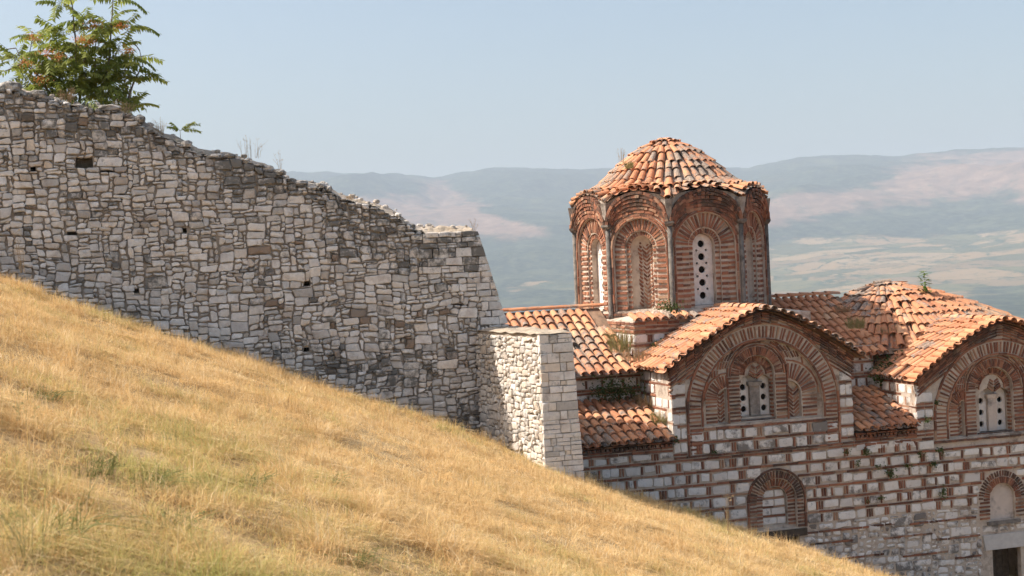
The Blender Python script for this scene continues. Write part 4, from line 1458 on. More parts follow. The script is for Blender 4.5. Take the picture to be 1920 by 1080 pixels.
# square base under the drum
def drum_base():
    m = MB()
    z0, z1 = 0.6, 3.00
    a = 2.31
    for (o, s, n) in ((C(-a, 1.9, 0), CU, -CV), (C(-a, 6.5, 0), -CV, -CU), (C(a, 1.9, 0), CV, CU), (C(a, 6.5, 0), -CU, CV)):
        fr = Frame(o, s, n)
        L = 2 * a if abs(s @ CU) > .5 else 4.6
        slab(m, fr, [(0, z0), (L, z0), (L, z1), (0, z1)], [], -0.02)
    i = 0.02
    m.add([C(-a + i, 1.9 + i, 3.0), C(a - i, 1.9 + i, 3.0), C(a - i, 6.48, 3.0), C(-a + i, 6.48, 3.0), C(-1.2, 2.4, 3.22), C(.8, 2.4, 3.22), C(.8, 6.4, 3.22), C(-1.2, 6.4, 3.22)], [(0, 1, 5, 4), (1, 2, 6, 5), (2, 3, 7, 6), (3, 0, 4, 7), (4, 5, 6, 7)])
    part = m.build('drum_base', M['mortar'], church)
    for (o, s, n, L, flip) in ((C(-a, 1.9, 0), CU, -CV, 2.6, False), (C(-a, 6.5, 0), -CV, -CU, 4.6, True)):
        fr = Frame(o, s, n)
        x0, x1 = (0.0, L) if not flip else (2.6, L)
        rows(part, fr, x0, x1, 2.80, 2.98, .09, .03, .004, .28)
        rows(part, fr, x0, x1, 2.70, 2.79, .09, .032, .004, .3)
        rows(part, fr, x0, x1, 2.38, 2.47, .09, .03, .004, .26)
        for zt in (2.68, 2.36):
            if flip:
                block(part, fr, L - .14, L - .005, zt - .19, zt, 0.003, .006)
                brick(part, fr, L - .19, zt - .1, .085, .02, pi / 2, 0.002)
                x = L - .24
                while x > x0 + .1:
                    w = rb.uniform(.12, .25); block(part, fr, x - w, x, zt - .19, zt, 0.0, .01); x -= w + .03
                    brick(part, fr, x, zt - .1, .085, .02, pi / 2, 0.002); x -= .04
            else:
                x = 0.005
                while x < L - .3:
                    w = rb.uniform(.24, .36)
                    block(part, fr, x, x + w, zt - .19, zt, 0.003, .008); x += w + .04
                    for _ in range(2): brick(part, fr, x + .01, zt - .1, .085, .022, pi / 2, 0.002); x += .06
                    x += .02
        rows(part, fr, x0, x1, 1.7, 2.16, .09, .03, .004, .28)
    return part
drum_base()

# ---- the drum
DC = (-0.19, 4.56)
DV = [(-2.40, 5.5), (-2.22, 3.58), (-1.13, 2.30), (0.735, 2.30), (2.08, 3.6), (2.08, 5.5), (0.735, 6.82), (-1.13, 6.82)]
ZB, ZC, ZE = 3.12, 5.28, 5.82
def scallop(q, lo=ZE, hi=0.26):
    return lo + hi * sqrt(max(0, 1 - q * q))
drum_parts = []
def drum():
    for k in range(8):
        p, q = DV[k], DV[(k + 1) % 8]
        A, B = C(p[0], p[1], 0), C(q[0], q[1], 0)
        s = B - A; L = np.linalg.norm(s); s = s / L
        n = np.array([s[1], -s[0], 0])
        fr = Frame((A + B) / 2, s, n)
        hw = L / 2
        f = hw / 0.93
        m = MB()
        out = [(-hw, ZB - .15), (hw, ZB - .15), (hw, ZE)] + [(hw * cos(t), scallop(cos(t)) - .03) for t in np.linspace(0.15, pi - .15, 17)] + [(-hw, ZE)]
        zc = 4.71
        R1 = 0.80 * f
        if k < 4:
            hole = arch_loop(0, zc, R1 - 0.02, ZB + .07, 26)
            slab(m, fr, out, [hole], -0.02, 0.09)
            r_in = 0.29 * f if k != 1 else 0.33 * f
            hole2 = arch_loop(0, zc, r_in + .12 * f, ZB + .09, 20)
            hole3 = arch_loop(0, zc, r_in, ZB + .11, 20)
            slab(m, fr, arch_loop(0, zc, R1, ZB + .05, 26), [hole2], -0.10, 0.06)
            slab(m, fr, arch_loop(0, zc, r_in + .14 * f, ZB + .06, 20), [hole3], -0.155, 0.26)
            if k == 1 or k == 3:
                # concave blind niche
                vs, fs = [], []
                nn = 12
                for i in range(nn + 1):
                    t = pi * i / nn
                    x = -r_in * cos(t) * 1.02
                    dep = -0.16 - 0.24 * sin(t)
                    vs += [fr.P(x, ZB + .1, dep), fr.P(x, zc, dep)]
                    for j in range(1, 6):
                        a = pi / 2 * j / 6
                        vs.append(fr.P(x * cos(a), zc + r_in * 1.02 * sin(a), -0.16 - 0.24 * sin(t) * cos(a)))
                c = 7
                for i in range(nn):
                    for j in range(c - 1):
                        fs.append((i * c + j, (i + 1) * c + j, (i + 1) * c + j + 1, i * c + j + 1))
                m.add(vs, fs)
        else:
            slab(m, fr, out, [], -0.02)
        part = m.build('drum_face', M['mortar'], church)
        drum_parts.append(part)
        if k < 4:
            sh = 0.0
            rim(part, fr, 0, zc, R1 + .02, .045, 0, pi, 0.012, .2)
            for sg in (-1, 1):
                upright(part, fr, sg * (R1 + .02), ZB + .05, zc, .045, 0.012)
                a, b = sorted((sg * (r_in + .13 * f), sg * (R1 - .02)))
                rows(part, fr, a, b, ZB + .08, zc, .128, .034, -0.075, .24)
                a, b = sorted((sg * (r_in + .005), sg * (r_in + .12 * f)))
                rows(part, fr, a, b, ZB + .1, zc, .128, .03, -0.13, .2)
            fan(part, fr, 0, zc, r_in + .14 * f, R1 - .02, .03, pi - .03, 21, -0.075, .026)
            fan(part, fr, 0, zc, r_in + .005, r_in + .12 * f, .03, pi - .03, 17, -0.13, .022)
            rim(part, fr, 0, zc, R1 + .075, .05, .25, pi - .25, 0.0, .16, None, .4)
            rim(part, fr, 0, zc, R1 + .14, .05, .5, pi - .5, 0.0, .16, None, .5)
            # stepped arch rings carrying the eaves
            for (ra, rz, d, so) in ((.80, .33, .012, .2), (.82, .42, .03, .35), (.85, .51, .05, .5), (.88, .60, .075, .6), (.90, .69, .095, .65), (.92, .78, .11, .7)):
                n_ = 24
                for i in range(n_):
                    t = .06 + (pi - .12) * (i + .5) / n_
                    x, y = ra * f * cos(t), ZC - .02 + rz * sin(t)
                    tg = atan2(rz * cos(t), -ra * f * sin(t))
                    brick(part, fr, x, y, .052, .036, tg, d, .1, None, so * rb.random() * 1.3)
            if k == 1 or k == 3:
                w = r_in * 0.95
                z_ = ZB + .12
                while z_ < zc + .12:
                    for sg in (-1, 1):
                        for (xx, dd) in ((.22, -.385), (.62, -.34)):
                            brick(part, fr, sg * w * xx, z_ + .02 + xx * .14, w * .27, .02, sg * .75, dd, .05)
                    z_ += .095
            else:
                hs, sm = [], []
                h0, h1 = ZB + .16, zc + r_in - .03
                for i in range(5):
                    zz = h0 + (h1 - h0) * (.13 + .185 * i)
                    hs.append((0, zz, .088))
                    if i < 4:
                        for sg in (-1, 1): sm.append((sg * .125, zz + (h1 - h0) * .0925, .032))
                plate('window', 0, 2 * r_in * .98, h0, h1 + .02, hs, sm, -0.30, church, fr)
                msill = MB()
                msill.box([fr.P(-r_in - .02, ZB + .06, -.4), fr.P(r_in + .02, ZB + .06, -.4), fr.P(r_in + .02, ZB + .06, -.12), fr.P(-r_in - .02, ZB + .06, -.12), fr.P(-r_in - .02, ZB + .16, -.4), fr.P(r_in + .02, ZB + .16, -.4), fr.P(r_in + .02, ZB + .13, -.12), fr.P(-r_in - .02, ZB + .13, -.12)])
                msill.build('sill', M['old_plaster'], church)
        # plinth brick line
        rows(part, fr, -hw, hw, ZB - .12, ZB + .03, .075, .026, 0.01, .26, None, .3)
    # colonnettes with capitals, plaster wedges above them
    for k in range(8):
        a, b = DV[k]
        dx, dy = a - DC[0], b - DC[1]
        l = hypot(dx, dy); dx, dy = dx / l, dy / l
        def Q(x, y, z): return C(a + dx * y - dy * x, b + dy * y + dx * x, z)
        m = MB()
        m.tube([Q(0, 0, ZB - .1), Q(0, 0, ZB), Q(0, 0, ZC - .07)], [.075, .06, .054], 10)
        o = m.build('colonnette', M['grey_stone'], church)
        m = MB()
        def ring(w, z): return [Q(-w, -.12, z), Q(w, -.12, z), Q(w, w, z), Q(-w, w, z)]
        m.box(ring(.07, ZC - .08) + ring(.11, ZC - .02))
        m.box(ring(.115, ZC - .02) + ring(.115, ZC + .03))
        m.build('capital', M['grey_stone'], o)
        m = MB()
        def ring2(w, y, z): return [Q(-w, -.25, z), Q(w, -.25, z), Q(w * .8, y, z), Q(-w * .8, y, z)]
        m.box(ring2(.05, .06, ZC + .032) + ring2(.11, .13, ZE + .02))
        m.build('springer', M['springer'], church)
drum()
# putlog holes in the drum
# ------------------------------------------------------------------ tiled roofs
rt = random.Random(63)
def half_tile(part, P0, P1, N, r0, r1, tint, under=False, thick=0.013, seg=6, w=1.0, key='tiles', arch=0.85):
    P0, P1 = np.array(P0), np.array(P1)
    pn = mnoise.noise(Vector((P0[0] * .8, P0[1] * .8, P0[2] * .8))); pl_ = mnoise.noise(Vector((P0[0] * .7 + 9, P0[1] * .7, P0[2] * .7)))
    tint = (min(1, max(0, .55 * tint[0] + .25 + .3 * pn)), tint[1], min(1, max(0, .65 * tint[2] + .16 + .55 * pl_)))
    d = P1 - P0; L = np.linalg.norm(d)
    if L < 0.03: return
    d = d / L
    N = N - d * (N @ d); N = N / (np.linalg.norm(N) + 1e-9)
    S = np.cross(d, N)
    if under: N = -N
    vs = []
    for (P, r) in ((P0, r0), (P1, r1)):
        for q in (r, r - thick):
            for i in range(seg + 1):
                t = pi * i / seg
                vs.append(P + S * (q * cos(t)) + N * (q * arch * sin(t)))
    k = seg + 1
    fs = []
    for i in range(seg):
        fs.append((i, i + 1, 2 * k + i + 1, 2 * k + i))
        fs.append((k + i + 1, k + i, 3 * k + i, 3 * k + i + 1))
        fs.append((i + 1, i, k + i, k + i + 1))
        fs.append((2 * k + i, 2 * k + i + 1, 3 * k + i + 1, 3 * k + i))
    fs.append((0, 2 * k, 3 * k, k)); fs.append((seg, k + seg, 3 * k + seg, 2 * k + seg))
    piece(key, part, M['tile'], vs, fs, tint, False, w)
def tile_tint():
    u = rt.random()
    li = rt.uniform(0.0, 0.22) if u < 0.70 else rt.uniform(0.25, 0.8)
    return (min(1, max(0, rt.gauss(0.55, 0.24))), rt.random(), li)
def surf_frame(fn, s, t, e=1e-3):
    P = fn(s, t)
    a = fn(s + e, t) - fn(s - e, t); b = fn(s, t + e) - fn(s, t - e)
    n = np.cross(a, b); n = n / (np.linalg.norm(n) + 1e-12)
    return P, (n if n[2] > 0 else -n)
def lay(part, fn, cols, t0, t1, expo=0.33, r=0.085, keep=None, eave=0.0, mess=1.0, pans=True, lift=0.03, grey=None):
    """rows of half-round cover tiles running down the surface, pans between"""
    # length along the middle column
    smid = cols[len(cols) // 2]
    pts = [fn(smid, t0 + (t1 - t0) * i / 12) for i in range(13)]
    L = sum(np.linalg.norm(pts[i + 1] - pts[i]) for i in range(12))
    n = max(1, int(round(L / expo)))
    for ci, s in enumerate(cols):
        off = rt.uniform(-.12, .12)
        for i in range(n):
            a = t0 + (t1 - t0) * max(0, (i + off - 0.22)) / n
            b = t0 + (t1 - t0) * min(n + eave * rt.uniform(0.4, 1.3), (i + 1 + off)) / n
            if i == n - 1: b = t0 + (t1 - t0) * (1 + eave * rt.uniform(0.2, 1.0) / n)
            if i == 0: a = t0
            if keep and not keep(s, (a + b) / 2): continue
            if rt.random() < 0.015 * mess: continue
            P0, N0 = surf_frame(fn, s, a); P1, N1_ = surf_frame(fn, s, b)
            dd = (P1 - P0) / (np.linalg.norm(P1 - P0) + 1e-9)
            S = np.cross(dd, N0)
            j = rt.gauss(0, .010) * mess; j2 = rt.gauss(0, .012) * mess
            k = rt.uniform(.92, 1.07)
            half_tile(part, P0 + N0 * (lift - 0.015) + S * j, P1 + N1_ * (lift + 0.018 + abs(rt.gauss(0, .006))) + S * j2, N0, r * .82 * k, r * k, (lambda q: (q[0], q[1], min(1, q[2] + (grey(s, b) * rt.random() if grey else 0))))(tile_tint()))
        if pans and ci < len(cols) - 1:
            s2 = (s + cols[ci + 1]) / 2
            m = max(1, n // 2)
            for i in range(m):
                a, b = t0 + (t1 - t0) * i / m, t0 + (t1 - t0) * (i + 1 + (0.10 * n / m if i == m - 1 else 0.0) * eave) / m
                if keep and not keep(s2, (a + b) / 2): continue
                P0, N0 = surf_frame(fn, s2, a); P1, N1_ = surf_frame(fn, s2, b)
                half_tile(part, P0 + N0 * .035, P1 + N1_ * .04, N0, r * 1.0, r * 1.1, (rt.uniform(.0, .35), rt.random(), rt.uniform(.3, .8)), True, w=0.2, arch=0.6)  # pans coloured darker to paint shadow between the cover tiles
def bed(name, fn, s0, s1, ns, t0, t1, nt, drop=0.02):
    m = MB()
    vs, fs = [], []
    for i in range(ns + 1):
        for j in range(nt + 1):
            P, N = surf_frame(fn, s0 + (s1 - s0) * i / ns, t0 + (t1 - t0) * j / nt)
            vs.append(P - CZ * drop)
    for i in range(ns):
        for j in range(nt):
            q = i * (nt + 1) + j
            fs.append((q, q + 1, q + nt + 2, q + nt + 1))
    m.add(vs, fs, (0.5, 0.5, 0), True)
    return m.build(name, M['roof_bed'], church)
def spaced(a, b, pitch):
    n = max(1, int(round((b - a) / pitch)))
    return [a + (b - a) * (i + .5) / n for i in range(n)]

# gables: tiles run down both flanks, a verge row with its ends to the front
def gable_roof(gz, cu, hw, v0, v1, keep=None):
    for sg, nm in ((-1, 'gable_roof'), (1, 'gable_roof')):
        def fn(s, t):
            a = cu + sg * hw * max(t, 0.0)
            z = gz(a) if t <= 1 else gz(cu + sg * hw) - (t - 1) * hw * 0.75
            if t < 0: z = gz(cu) + 0.0; a = cu + sg * hw * t
            if t > 1: a = cu + sg * hw * t
            return C(a, s, z - 0.045)
        part = bed(nm, fn, v0 + .04, v1, 8, 0.0, 1.0, 14, 0.015)
        lay(part, fn, spaced(v0 + 0.30, v1, 0.205), 0.03, 1.0, 0.34, 0.086, keep, 0.25, 1.2)
        # verge tiles
        L = 0; a = 0.02
        while a < hw:
            z = gz(cu + sg * a)
            sl = (gz(cu + sg * (a + .03)) - gz(cu + sg * (a - .03))) / .06
            N = CZ - CU * sg * sl; N = N / np.linalg.norm(N)
            j = rt.gauss(0, .012)
            P0, P1 = C(cu + sg * a, v0 + .36 + rt.uniform(-.03, .03), z), C(cu + sg * a + j, v0 - .03 + rt.uniform(-.05, .04), z)
            half_tile(part, P0 + N * 0.030, P1 + N * (.012 + rt.uniform(0, .015)), N, .078, .092 * rt.uniform(.92, 1.06), tile_tint())
            # pan between
            half_tile(part, C(cu + sg * (a + .1), v0 + .34, gz(cu + sg * (a + .1))) + N * .045, C(cu + sg * (a + .1), v0 - .02 + rt.uniform(-.04, .03), gz(cu + sg * (a + .1))) + N * .04, N, .08, .085, (rt.uniform(.3, .8), 0, rt.uniform(0, .5)), True, w=.5, arch=.6)
            a += 0.205 / sqrt(1 + sl * sl)
    # ridge
    for i in range(int((v1 - v0) / .34)):
        b = v0 + .1 + i * .34
        half_tile(part, C(cu, b + .40, gz(cu) + .01), C(cu + rt.gauss(0, .012), b, gz(cu) + .03), CZ, .085, .10, tile_tint())
gable_roof(gz_left, 0.0, 2.42, -0.24, 2.45)
gable_roof(gz_right, 6.25, 2.42, -0.24, 2.6, None)

# east arm: one long slope towards the viewer
def fn_east(s, t):
    k = t
    return C(s, 4.2 - 2.75 * k, 3.30 - 1.43 * k - 0.10 * sin(pi * min(max(k, 0), 1)) * 0.5)
p_east = bed('east_roof', fn_east, -5.0, -2.3, 8, 0, 1, 10)
lay(p_east, fn_east, spaced(-5.0, -2.34, 0.215), 0.04, 1.0, 0.345, 0.09, lambda s, t: not (s > -2.75 and t < 0.34), 0.3, 1.2)
for i in range(8):
    b = -5.0 + i * .36
    half_tile(p_east, C(b - .02, 4.2, 3.31), C(b + .42, 4.2 + rt.gauss(0, .015), 3.33), CZ, .10, .085, tile_tint())
def fn_east_back(s, t): return C(s, 4.2 + 2.75 * t, 3.30 - 1.43 * t)
bed('east_roof_back', fn_east_back, -5.0, -2.3, 2, 0, 1, 4)
# low corner roofs
def fn_ll(s, t): return C(s, 1.8 - 2.0 * t, 1.22 - 0.76 * t)
p_ll = bed('corner_roof', fn_ll, -4.95, -2.26, 8, 0, 1, 6)
lay(p_ll, fn_ll, spaced(-4.95, -2.30, 0.212), 0.0, 1.0, 0.33, 0.088, None, 0.3, 1.4)
def fn_lr(s, t): return C(s, 1.8 - 2.0 * t, 1.06 - 0.76 * t)
p_lr = bed('corner_roof', fn_lr, 2.26, 3.9, 6, 0, 1, 6)
lay(p_lr, fn_lr, spaced(2.28, 3.9, 0.205), 0.0, 1.0, 0.33, 0.086, None, 0.3, 1.4)
# west arm and the low vaulted dome over the porch bay
def fn_west(s, t): return C(s, 4.2 - 2.6 * t, 3.26 - 1.38 * t)
p_west = bed('west_roof', fn_west, 2.2, 4.4, 6, 0, 1, 8)
lay(p_west, fn_west, spaced(2.3, 4.2, 0.21), 0.0, 1.0, 0.34, 0.088, None, 0.2, 1.3)
for i in range(6):
    b = 2.2 + i * .36
    half_tile(p_west, C(b + .42, 4.2, 3.30), C(b, 4.2 + rt.gauss(0, .02), 3.32), CZ, .085, .10, tile_tint())
NX, NV, NZ = 5.75, 4.25, 3.50
def fn_nar(s, t):
    # s angle measured from straight towards the viewer, t 0 at the top to 1 at the valley
    t2 = max(t, 0.0)
    dv, du = -cos(s), sin(s)
    R = 2.75 / sqrt(dv * dv + ((0.62 if du > 0 else 0.95) * du) ** 2)
    d = 2.75 * t2
    z = NZ - 1.45 * (d / 2.75) ** 1.45 + 0.05 * mnoise.noise(Vector((s * 2.5, t2 * 4, 3.0)))
    return C(NX + du * R * t2, NV + dv * R * t2, z)
p_nar = bed('porch_roof', fn_nar, -2.4, 2.4, 40, 0.02, 1.05, 10)
def keep_nar(s, t):
    P = fn_nar(s, t) - CH0
    a, b = P @ CU, P @ CV
    return not (3.8 < a < 8.7 and b < 2.7 and P[2] < gz_right(a) - 0.02)
lay(p_nar, fn_nar, spaced(-1.75, 1.95, 0.068), 0.56, 1.03, 0.36, 0.096, keep_nar, 0.1, 2.6)
lay(p_nar, fn_nar, spaced(-1.75, 1.95, 0.115), 0.26, 0.60, 0.36, 0.094, keep_nar, 0.0, 2.6)
lay(p_nar, fn_nar, spaced(-1.9, 2.0, 0.25), 0.02, 0.30, 0.36, 0.09, keep_nar, 0.0, 2.2)
half_tile(p_nar, C(NX - .3, NV - .1, NZ + .02), C(NX + .15, NV - .15, NZ + .05), CZ, .09, .10, (0.8, .5, .5))
# tiled lip of the square base, in front of the drum
for a in spaced(-2.34, -0.6, 0.205):
    half_tile(p_east, C(a, 2.28, 3.14), C(a + rt.gauss(0, .01), 1.80 + rt.uniform(-.03, .03), 2.995 + .02), CZ, .08, .092, tile_tint())
    half_tile(p_east, C(a + .1, 2.28, 3.15), C(a + .1, 1.83, 3.02), CZ, .08, .09, (.3, .5, .5), True, arch=.6, w=.3)

# the dome
DPROF = [(0.0, 7.42), (0.40, 7.32), (0.82, 7.08), (1.16, 6.81), (1.44, 6.56), (1.68, 6.31), (1.82, 6.19)]
dlen = [0.0]
for (a, b), (c, d) in zip(DPROF, DPROF[1:]):
    dlen.append(dlen[-1] + hypot(c - a, d - b))
def dome_prof(t):
    L = t * dlen[-1]
    for i in range(len(DPROF) - 1):
        if L <= dlen[i + 1] or i == len(DPROF) - 2:
            k = (L - dlen[i]) / (dlen[i + 1] - dlen[i])
            a, b = DPROF[i], DPROF[i + 1]
            return a[0] + (b[0] - a[0]) * k, a[1] + (b[1] - a[1]) * k
def oct_edge(phi):
    """point of the scalloped eave in direction phi (from -v, towards +u)"""
    dx, dy = sin(phi), -cos(phi)
    best = None
    for k in range(8):
        (x0, y0), (x1, y1) = DV[k], DV[(k + 1) % 8]
        x0 -= DC[0]; x1 -= DC[0]; y0 -= DC[1]; y1 -= DC[1]
        ex, ey = x1 - x0, y1 - y0
        den = dx * ey - dy * ex
        if abs(den) < 1e-9: continue
        r = (x0 * ey - y0 * ex) / den
        u = (dx * y0 - dy * x0) / -den
        u = ((dx * r - x0) * ex + (dy * r - y0) * ey) / (ex * ex + ey * ey)
        if r > 0 and -1e-6 <= u <= 1 + 1e-6:
            best = (r, 2 * u - 1)
            break
    return best if best else (2.35, 0.0)
def fn_dome(s, t):
    if t <= 0.80:
        r, z = dome_prof(max(t, 0.0) / 0.80)
    else:
        k = (t - 0.80) / 0.20
        r0, z0 = DPROF[-1]
        re, q = oct_edge(s)
        re += 0.07
        ze = scallop(max(-1, min(1, q)), ZE - .07, 0.37)
        r, z = r0 + (re - r0) * k, z0 + (ze - z0) * k
    return C(DC[0] + r * sin(s), DC[1] - r * cos(s), z)
p_dome = bed('dome_roof', fn_dome, -pi, pi, 64, 0.0, 1.0, 18, 0.02)
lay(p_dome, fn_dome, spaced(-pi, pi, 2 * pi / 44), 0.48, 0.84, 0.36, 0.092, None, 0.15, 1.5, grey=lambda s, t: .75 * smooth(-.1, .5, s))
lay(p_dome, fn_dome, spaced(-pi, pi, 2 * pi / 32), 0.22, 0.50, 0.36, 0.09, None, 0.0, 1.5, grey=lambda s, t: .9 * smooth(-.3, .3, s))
lay(p_dome, fn_dome, spaced(-pi, pi, 2 * pi / 17), 0.02, 0.25, 0.36, 0.084, None, 0.0, 1.2)
lay(p_dome, fn_dome, spaced(-pi, pi, 2 * pi / 58), 0.77, 1.0, 0.33, 0.092, None, 0.12, 3.5)
half_tile(p_dome, C(DC[0] - .02, DC[1] + .25, 7.45), C(DC[0] + .03, DC[1] - .28, 7.40), CZ, .10, .11, (0.6, .5, .2))
half_tile(p_dome, C(DC[0] - .35, DC[1] + .05, 7.36), C(DC[0] - .05, DC[1] + .1, 7.42), CZ, .09, .09, (0.7, .5, .2))
# ridge of the whole: closing roofs at the back so the body is solid
def fn_back(s, t): return C(s, 4.2 + 3.4 * t, 3.25 - 1.5 * t)
bed('back_roof', fn_back, -5.0, 6.0, 6, 0, 1, 4, 0.05)
def fn_rg(s, t): return C(8.6 + .3 * t, s, 1.35 - .1 * t)
finish_pieces('tiles', church, 'tile', 'roof_tiles')
finish_pieces('bricks', church, 'brick', 'brickwork')
finish_pieces('church_stones', church, 'stone_block', 'stone_blocks')
# ------------------------------------------------------------------ plants
def church_at(px, py, v):
    s, z = FAC.px(px, py, -v)
    return C(s, v, z)
def wall_at(px, py, b=0.3):
    s, z = WAL.px(px, py, -b)
    return WL(s, b, z)
def dry_weed(P, h, n, spread, mat, label, name='dry_weed', seed=0, twigs=3, thick=0.0035, group=None, cat='weed', lean=0.25):
    r = random.Random(seed * 13 + 5)
    m = MB()
    P = np.array(P, float)
    for _ in range(n):
        a = r.uniform(0, 2 * pi)
        base = P + np.array([cos(a), sin(a), 0]) * spread * 0.25 * sqrt(r.random()) - CZ * 0.05
        d = np.array([cos(a), sin(a), 0]) * abs(r.gauss(0, lean))
        hh = h * r.uniform(0.55, 1.05)
        pts = [base, base + d * hh * .35 + CZ * hh * .5, base + d * hh + CZ * hh * (1 - .3 * np.linalg.norm(d))]
        pts = [np.array(q) for q in pts]
        m.tube(pts, [thick, thick * .8, thick * .35], 3, cap=False)
        for k in range(twigs):
            t = r.uniform(.35, .95)
            q = pts[0] * (1 - t) ** 2 + pts[1] * 2 * t * (1 - t) + pts[2] * t * t
            b = r.uniform(0, 2 * pi)
            e = q + np.array([cos(b), sin(b), r.uniform(.2, 1.1)]) * hh * r.uniform(.08, .2)
            m.tube([q, e], [thick * .6, thick * .3], 3, cap=False)
            w = 0.008 * r.uniform(.6, 1.3)
            g1 = np.array([r.gauss(0, 1) for _ in range(3)]); g1 /= np.linalg.norm(g1); g2 = np.cross(g1, np.array([.4, .3, .86])); g2 /= np.linalg.norm(g2)
            m.add([e + g1 * w, e + g2 * w * 1.6, e - g1 * w, e - g2 * w], [(0, 1, 2, 3)])
    o = m.build(name, mat)
    c = np.array(P)
    me = o.data
    co = np.zeros(len(me.vertices) * 3, np.float32); me.vertices.foreach_get('co', co)
    me.vertices.foreach_set('co', (co.reshape(-1, 3) - c).astype(np.float32).ravel())
    o.location = tuple(c)
    return tag(o, label, cat, group)
def leafy(P, w, h, dep, n, size, mat, label, name='wall_plant', seed=0, up=None, stems=5, group=None, cat='plant', hang=0.0):
    """a small plant: stems and leaf blades spread through its volume"""
    r = random.Random(seed * 17 + 3)
    P = np.array(P, float)
    o = root(name, P, label, cat, group)
    m = MB()
    tips = []
    for _ in range(stems):
        e = P + CU * r.uniform(-.5, .5) * w - CV * r.uniform(0, 1) * dep + CZ * (h * r.uniform(.3, .95) - hang)
        m.tube([P, (P + e) / 2 + CZ * .03, e], [.006, .004, .002], 3, cap=False)
        tips.append(e)
    m.build('stem', M['weed_olive'], o)
    m = MB()
    for _ in range(n):
        t = r.choice(tips)
        q = P + (t - P) * r.uniform(.25, 1.05) + (CU * r.gauss(0, 1) * w + CZ * r.gauss(0, 1) * h - CV * abs(r.gauss(0, 1)) * dep) * .16
        a = np.array([r.gauss(0, 1), r.gauss(0, 1), r.gauss(0.2, .8)]); a /= np.linalg.norm(a)
        b = np.cross(a, np.array([r.gauss(0, 1), r.gauss(0, 1), r.gauss(0, 1)])); b /= np.linalg.norm(b) + 1e-9
        s = size * r.uniform(.6, 1.3)
        c = np.cross(a, b)
        m.add([q, q + a * s * .5 + b * s * .28 + c * s * .08, q + a * s, q + a * s * .5 - b * s * .28 + c * s * .08], [(0, 1, 2), (0, 2, 3)])
    m.build('foliage', mat, o)
    return o

# ---- tree of heaven behind the wall top
def pinnate(name, L, pairs, droop, seed, ll=0.17, lw=0.062):
    r = random.Random(seed)
    m = MB()
    def spine(t):
        return np.array([0.0, L * t * (1 - .12 * t * t), L * (0.22 * t - droop * t * t)])
    m.tube([spine(t) for t in (0, .3, .6, 1.0)], [.005, .004, .003, .0015], 3, cap=False)
    for i in range(pairs):
        t = .18 + .80 * i / (pairs - 1)
        p = spine(t); tg = spine(min(1, t + .02)) - spine(t - .02); tg /= np.linalg.norm(tg)
        k = (1 - .45 * abs(t - .45)) * r.uniform(.85, 1.12)
        for sg in (-1, 1):
            d = np.array([sg * 1.0, 0, 0]) + tg * r.uniform(.15, .5) + np.array([0, 0, -r.uniform(.35, 1.3)])
            d /= np.linalg.norm(d)
            b = tg - d * (tg @ d); b /= np.linalg.norm(b) + 1e-9
            nrm = np.cross(d, b)
            q = [p, p + d * ll * k * .35 + b * lw * .5, p + d * ll * k, p + d * ll * k * .35 - b * lw * .5]
            q[1] = q[1] + nrm * .006; q[3] = q[3] + nrm * .006
            m.add(q, [(0, 1, 2), (0, 2, 3)])
    d = spine(1.0)
    m.add([d, d + np.array([.012, .04, -.01]), d + np.array([0, .08, -.04]), d + np.array([-.012, .04, -.01])], [(0, 1, 2, 3)])
    o = m.build(name, M['leaf'])
    me = o.data
    bpy.data.objects.remove(o)
    return me
leaf_meshes = [pinnate('leaf', .62, 9, .28, 1), pinnate('leaf', .70, 10, .5, 2), pinnate('leaf', .52, 8, .15, 3), pinnate('leaf', .66, 9, .75, 4), pinnate('leaf', .45, 7, .4, 5)]
def put_leaf(parent, P, az, el, s, r, i):
    o = link('leaf', leaf_meshes[i % len(leaf_meshes)], parent, tuple(np.array(P) - origin(parent)))
    o.rotation_euler = (el, r.uniform(-.5, .5), az)
    o.scale = (s, s, s)
    return o
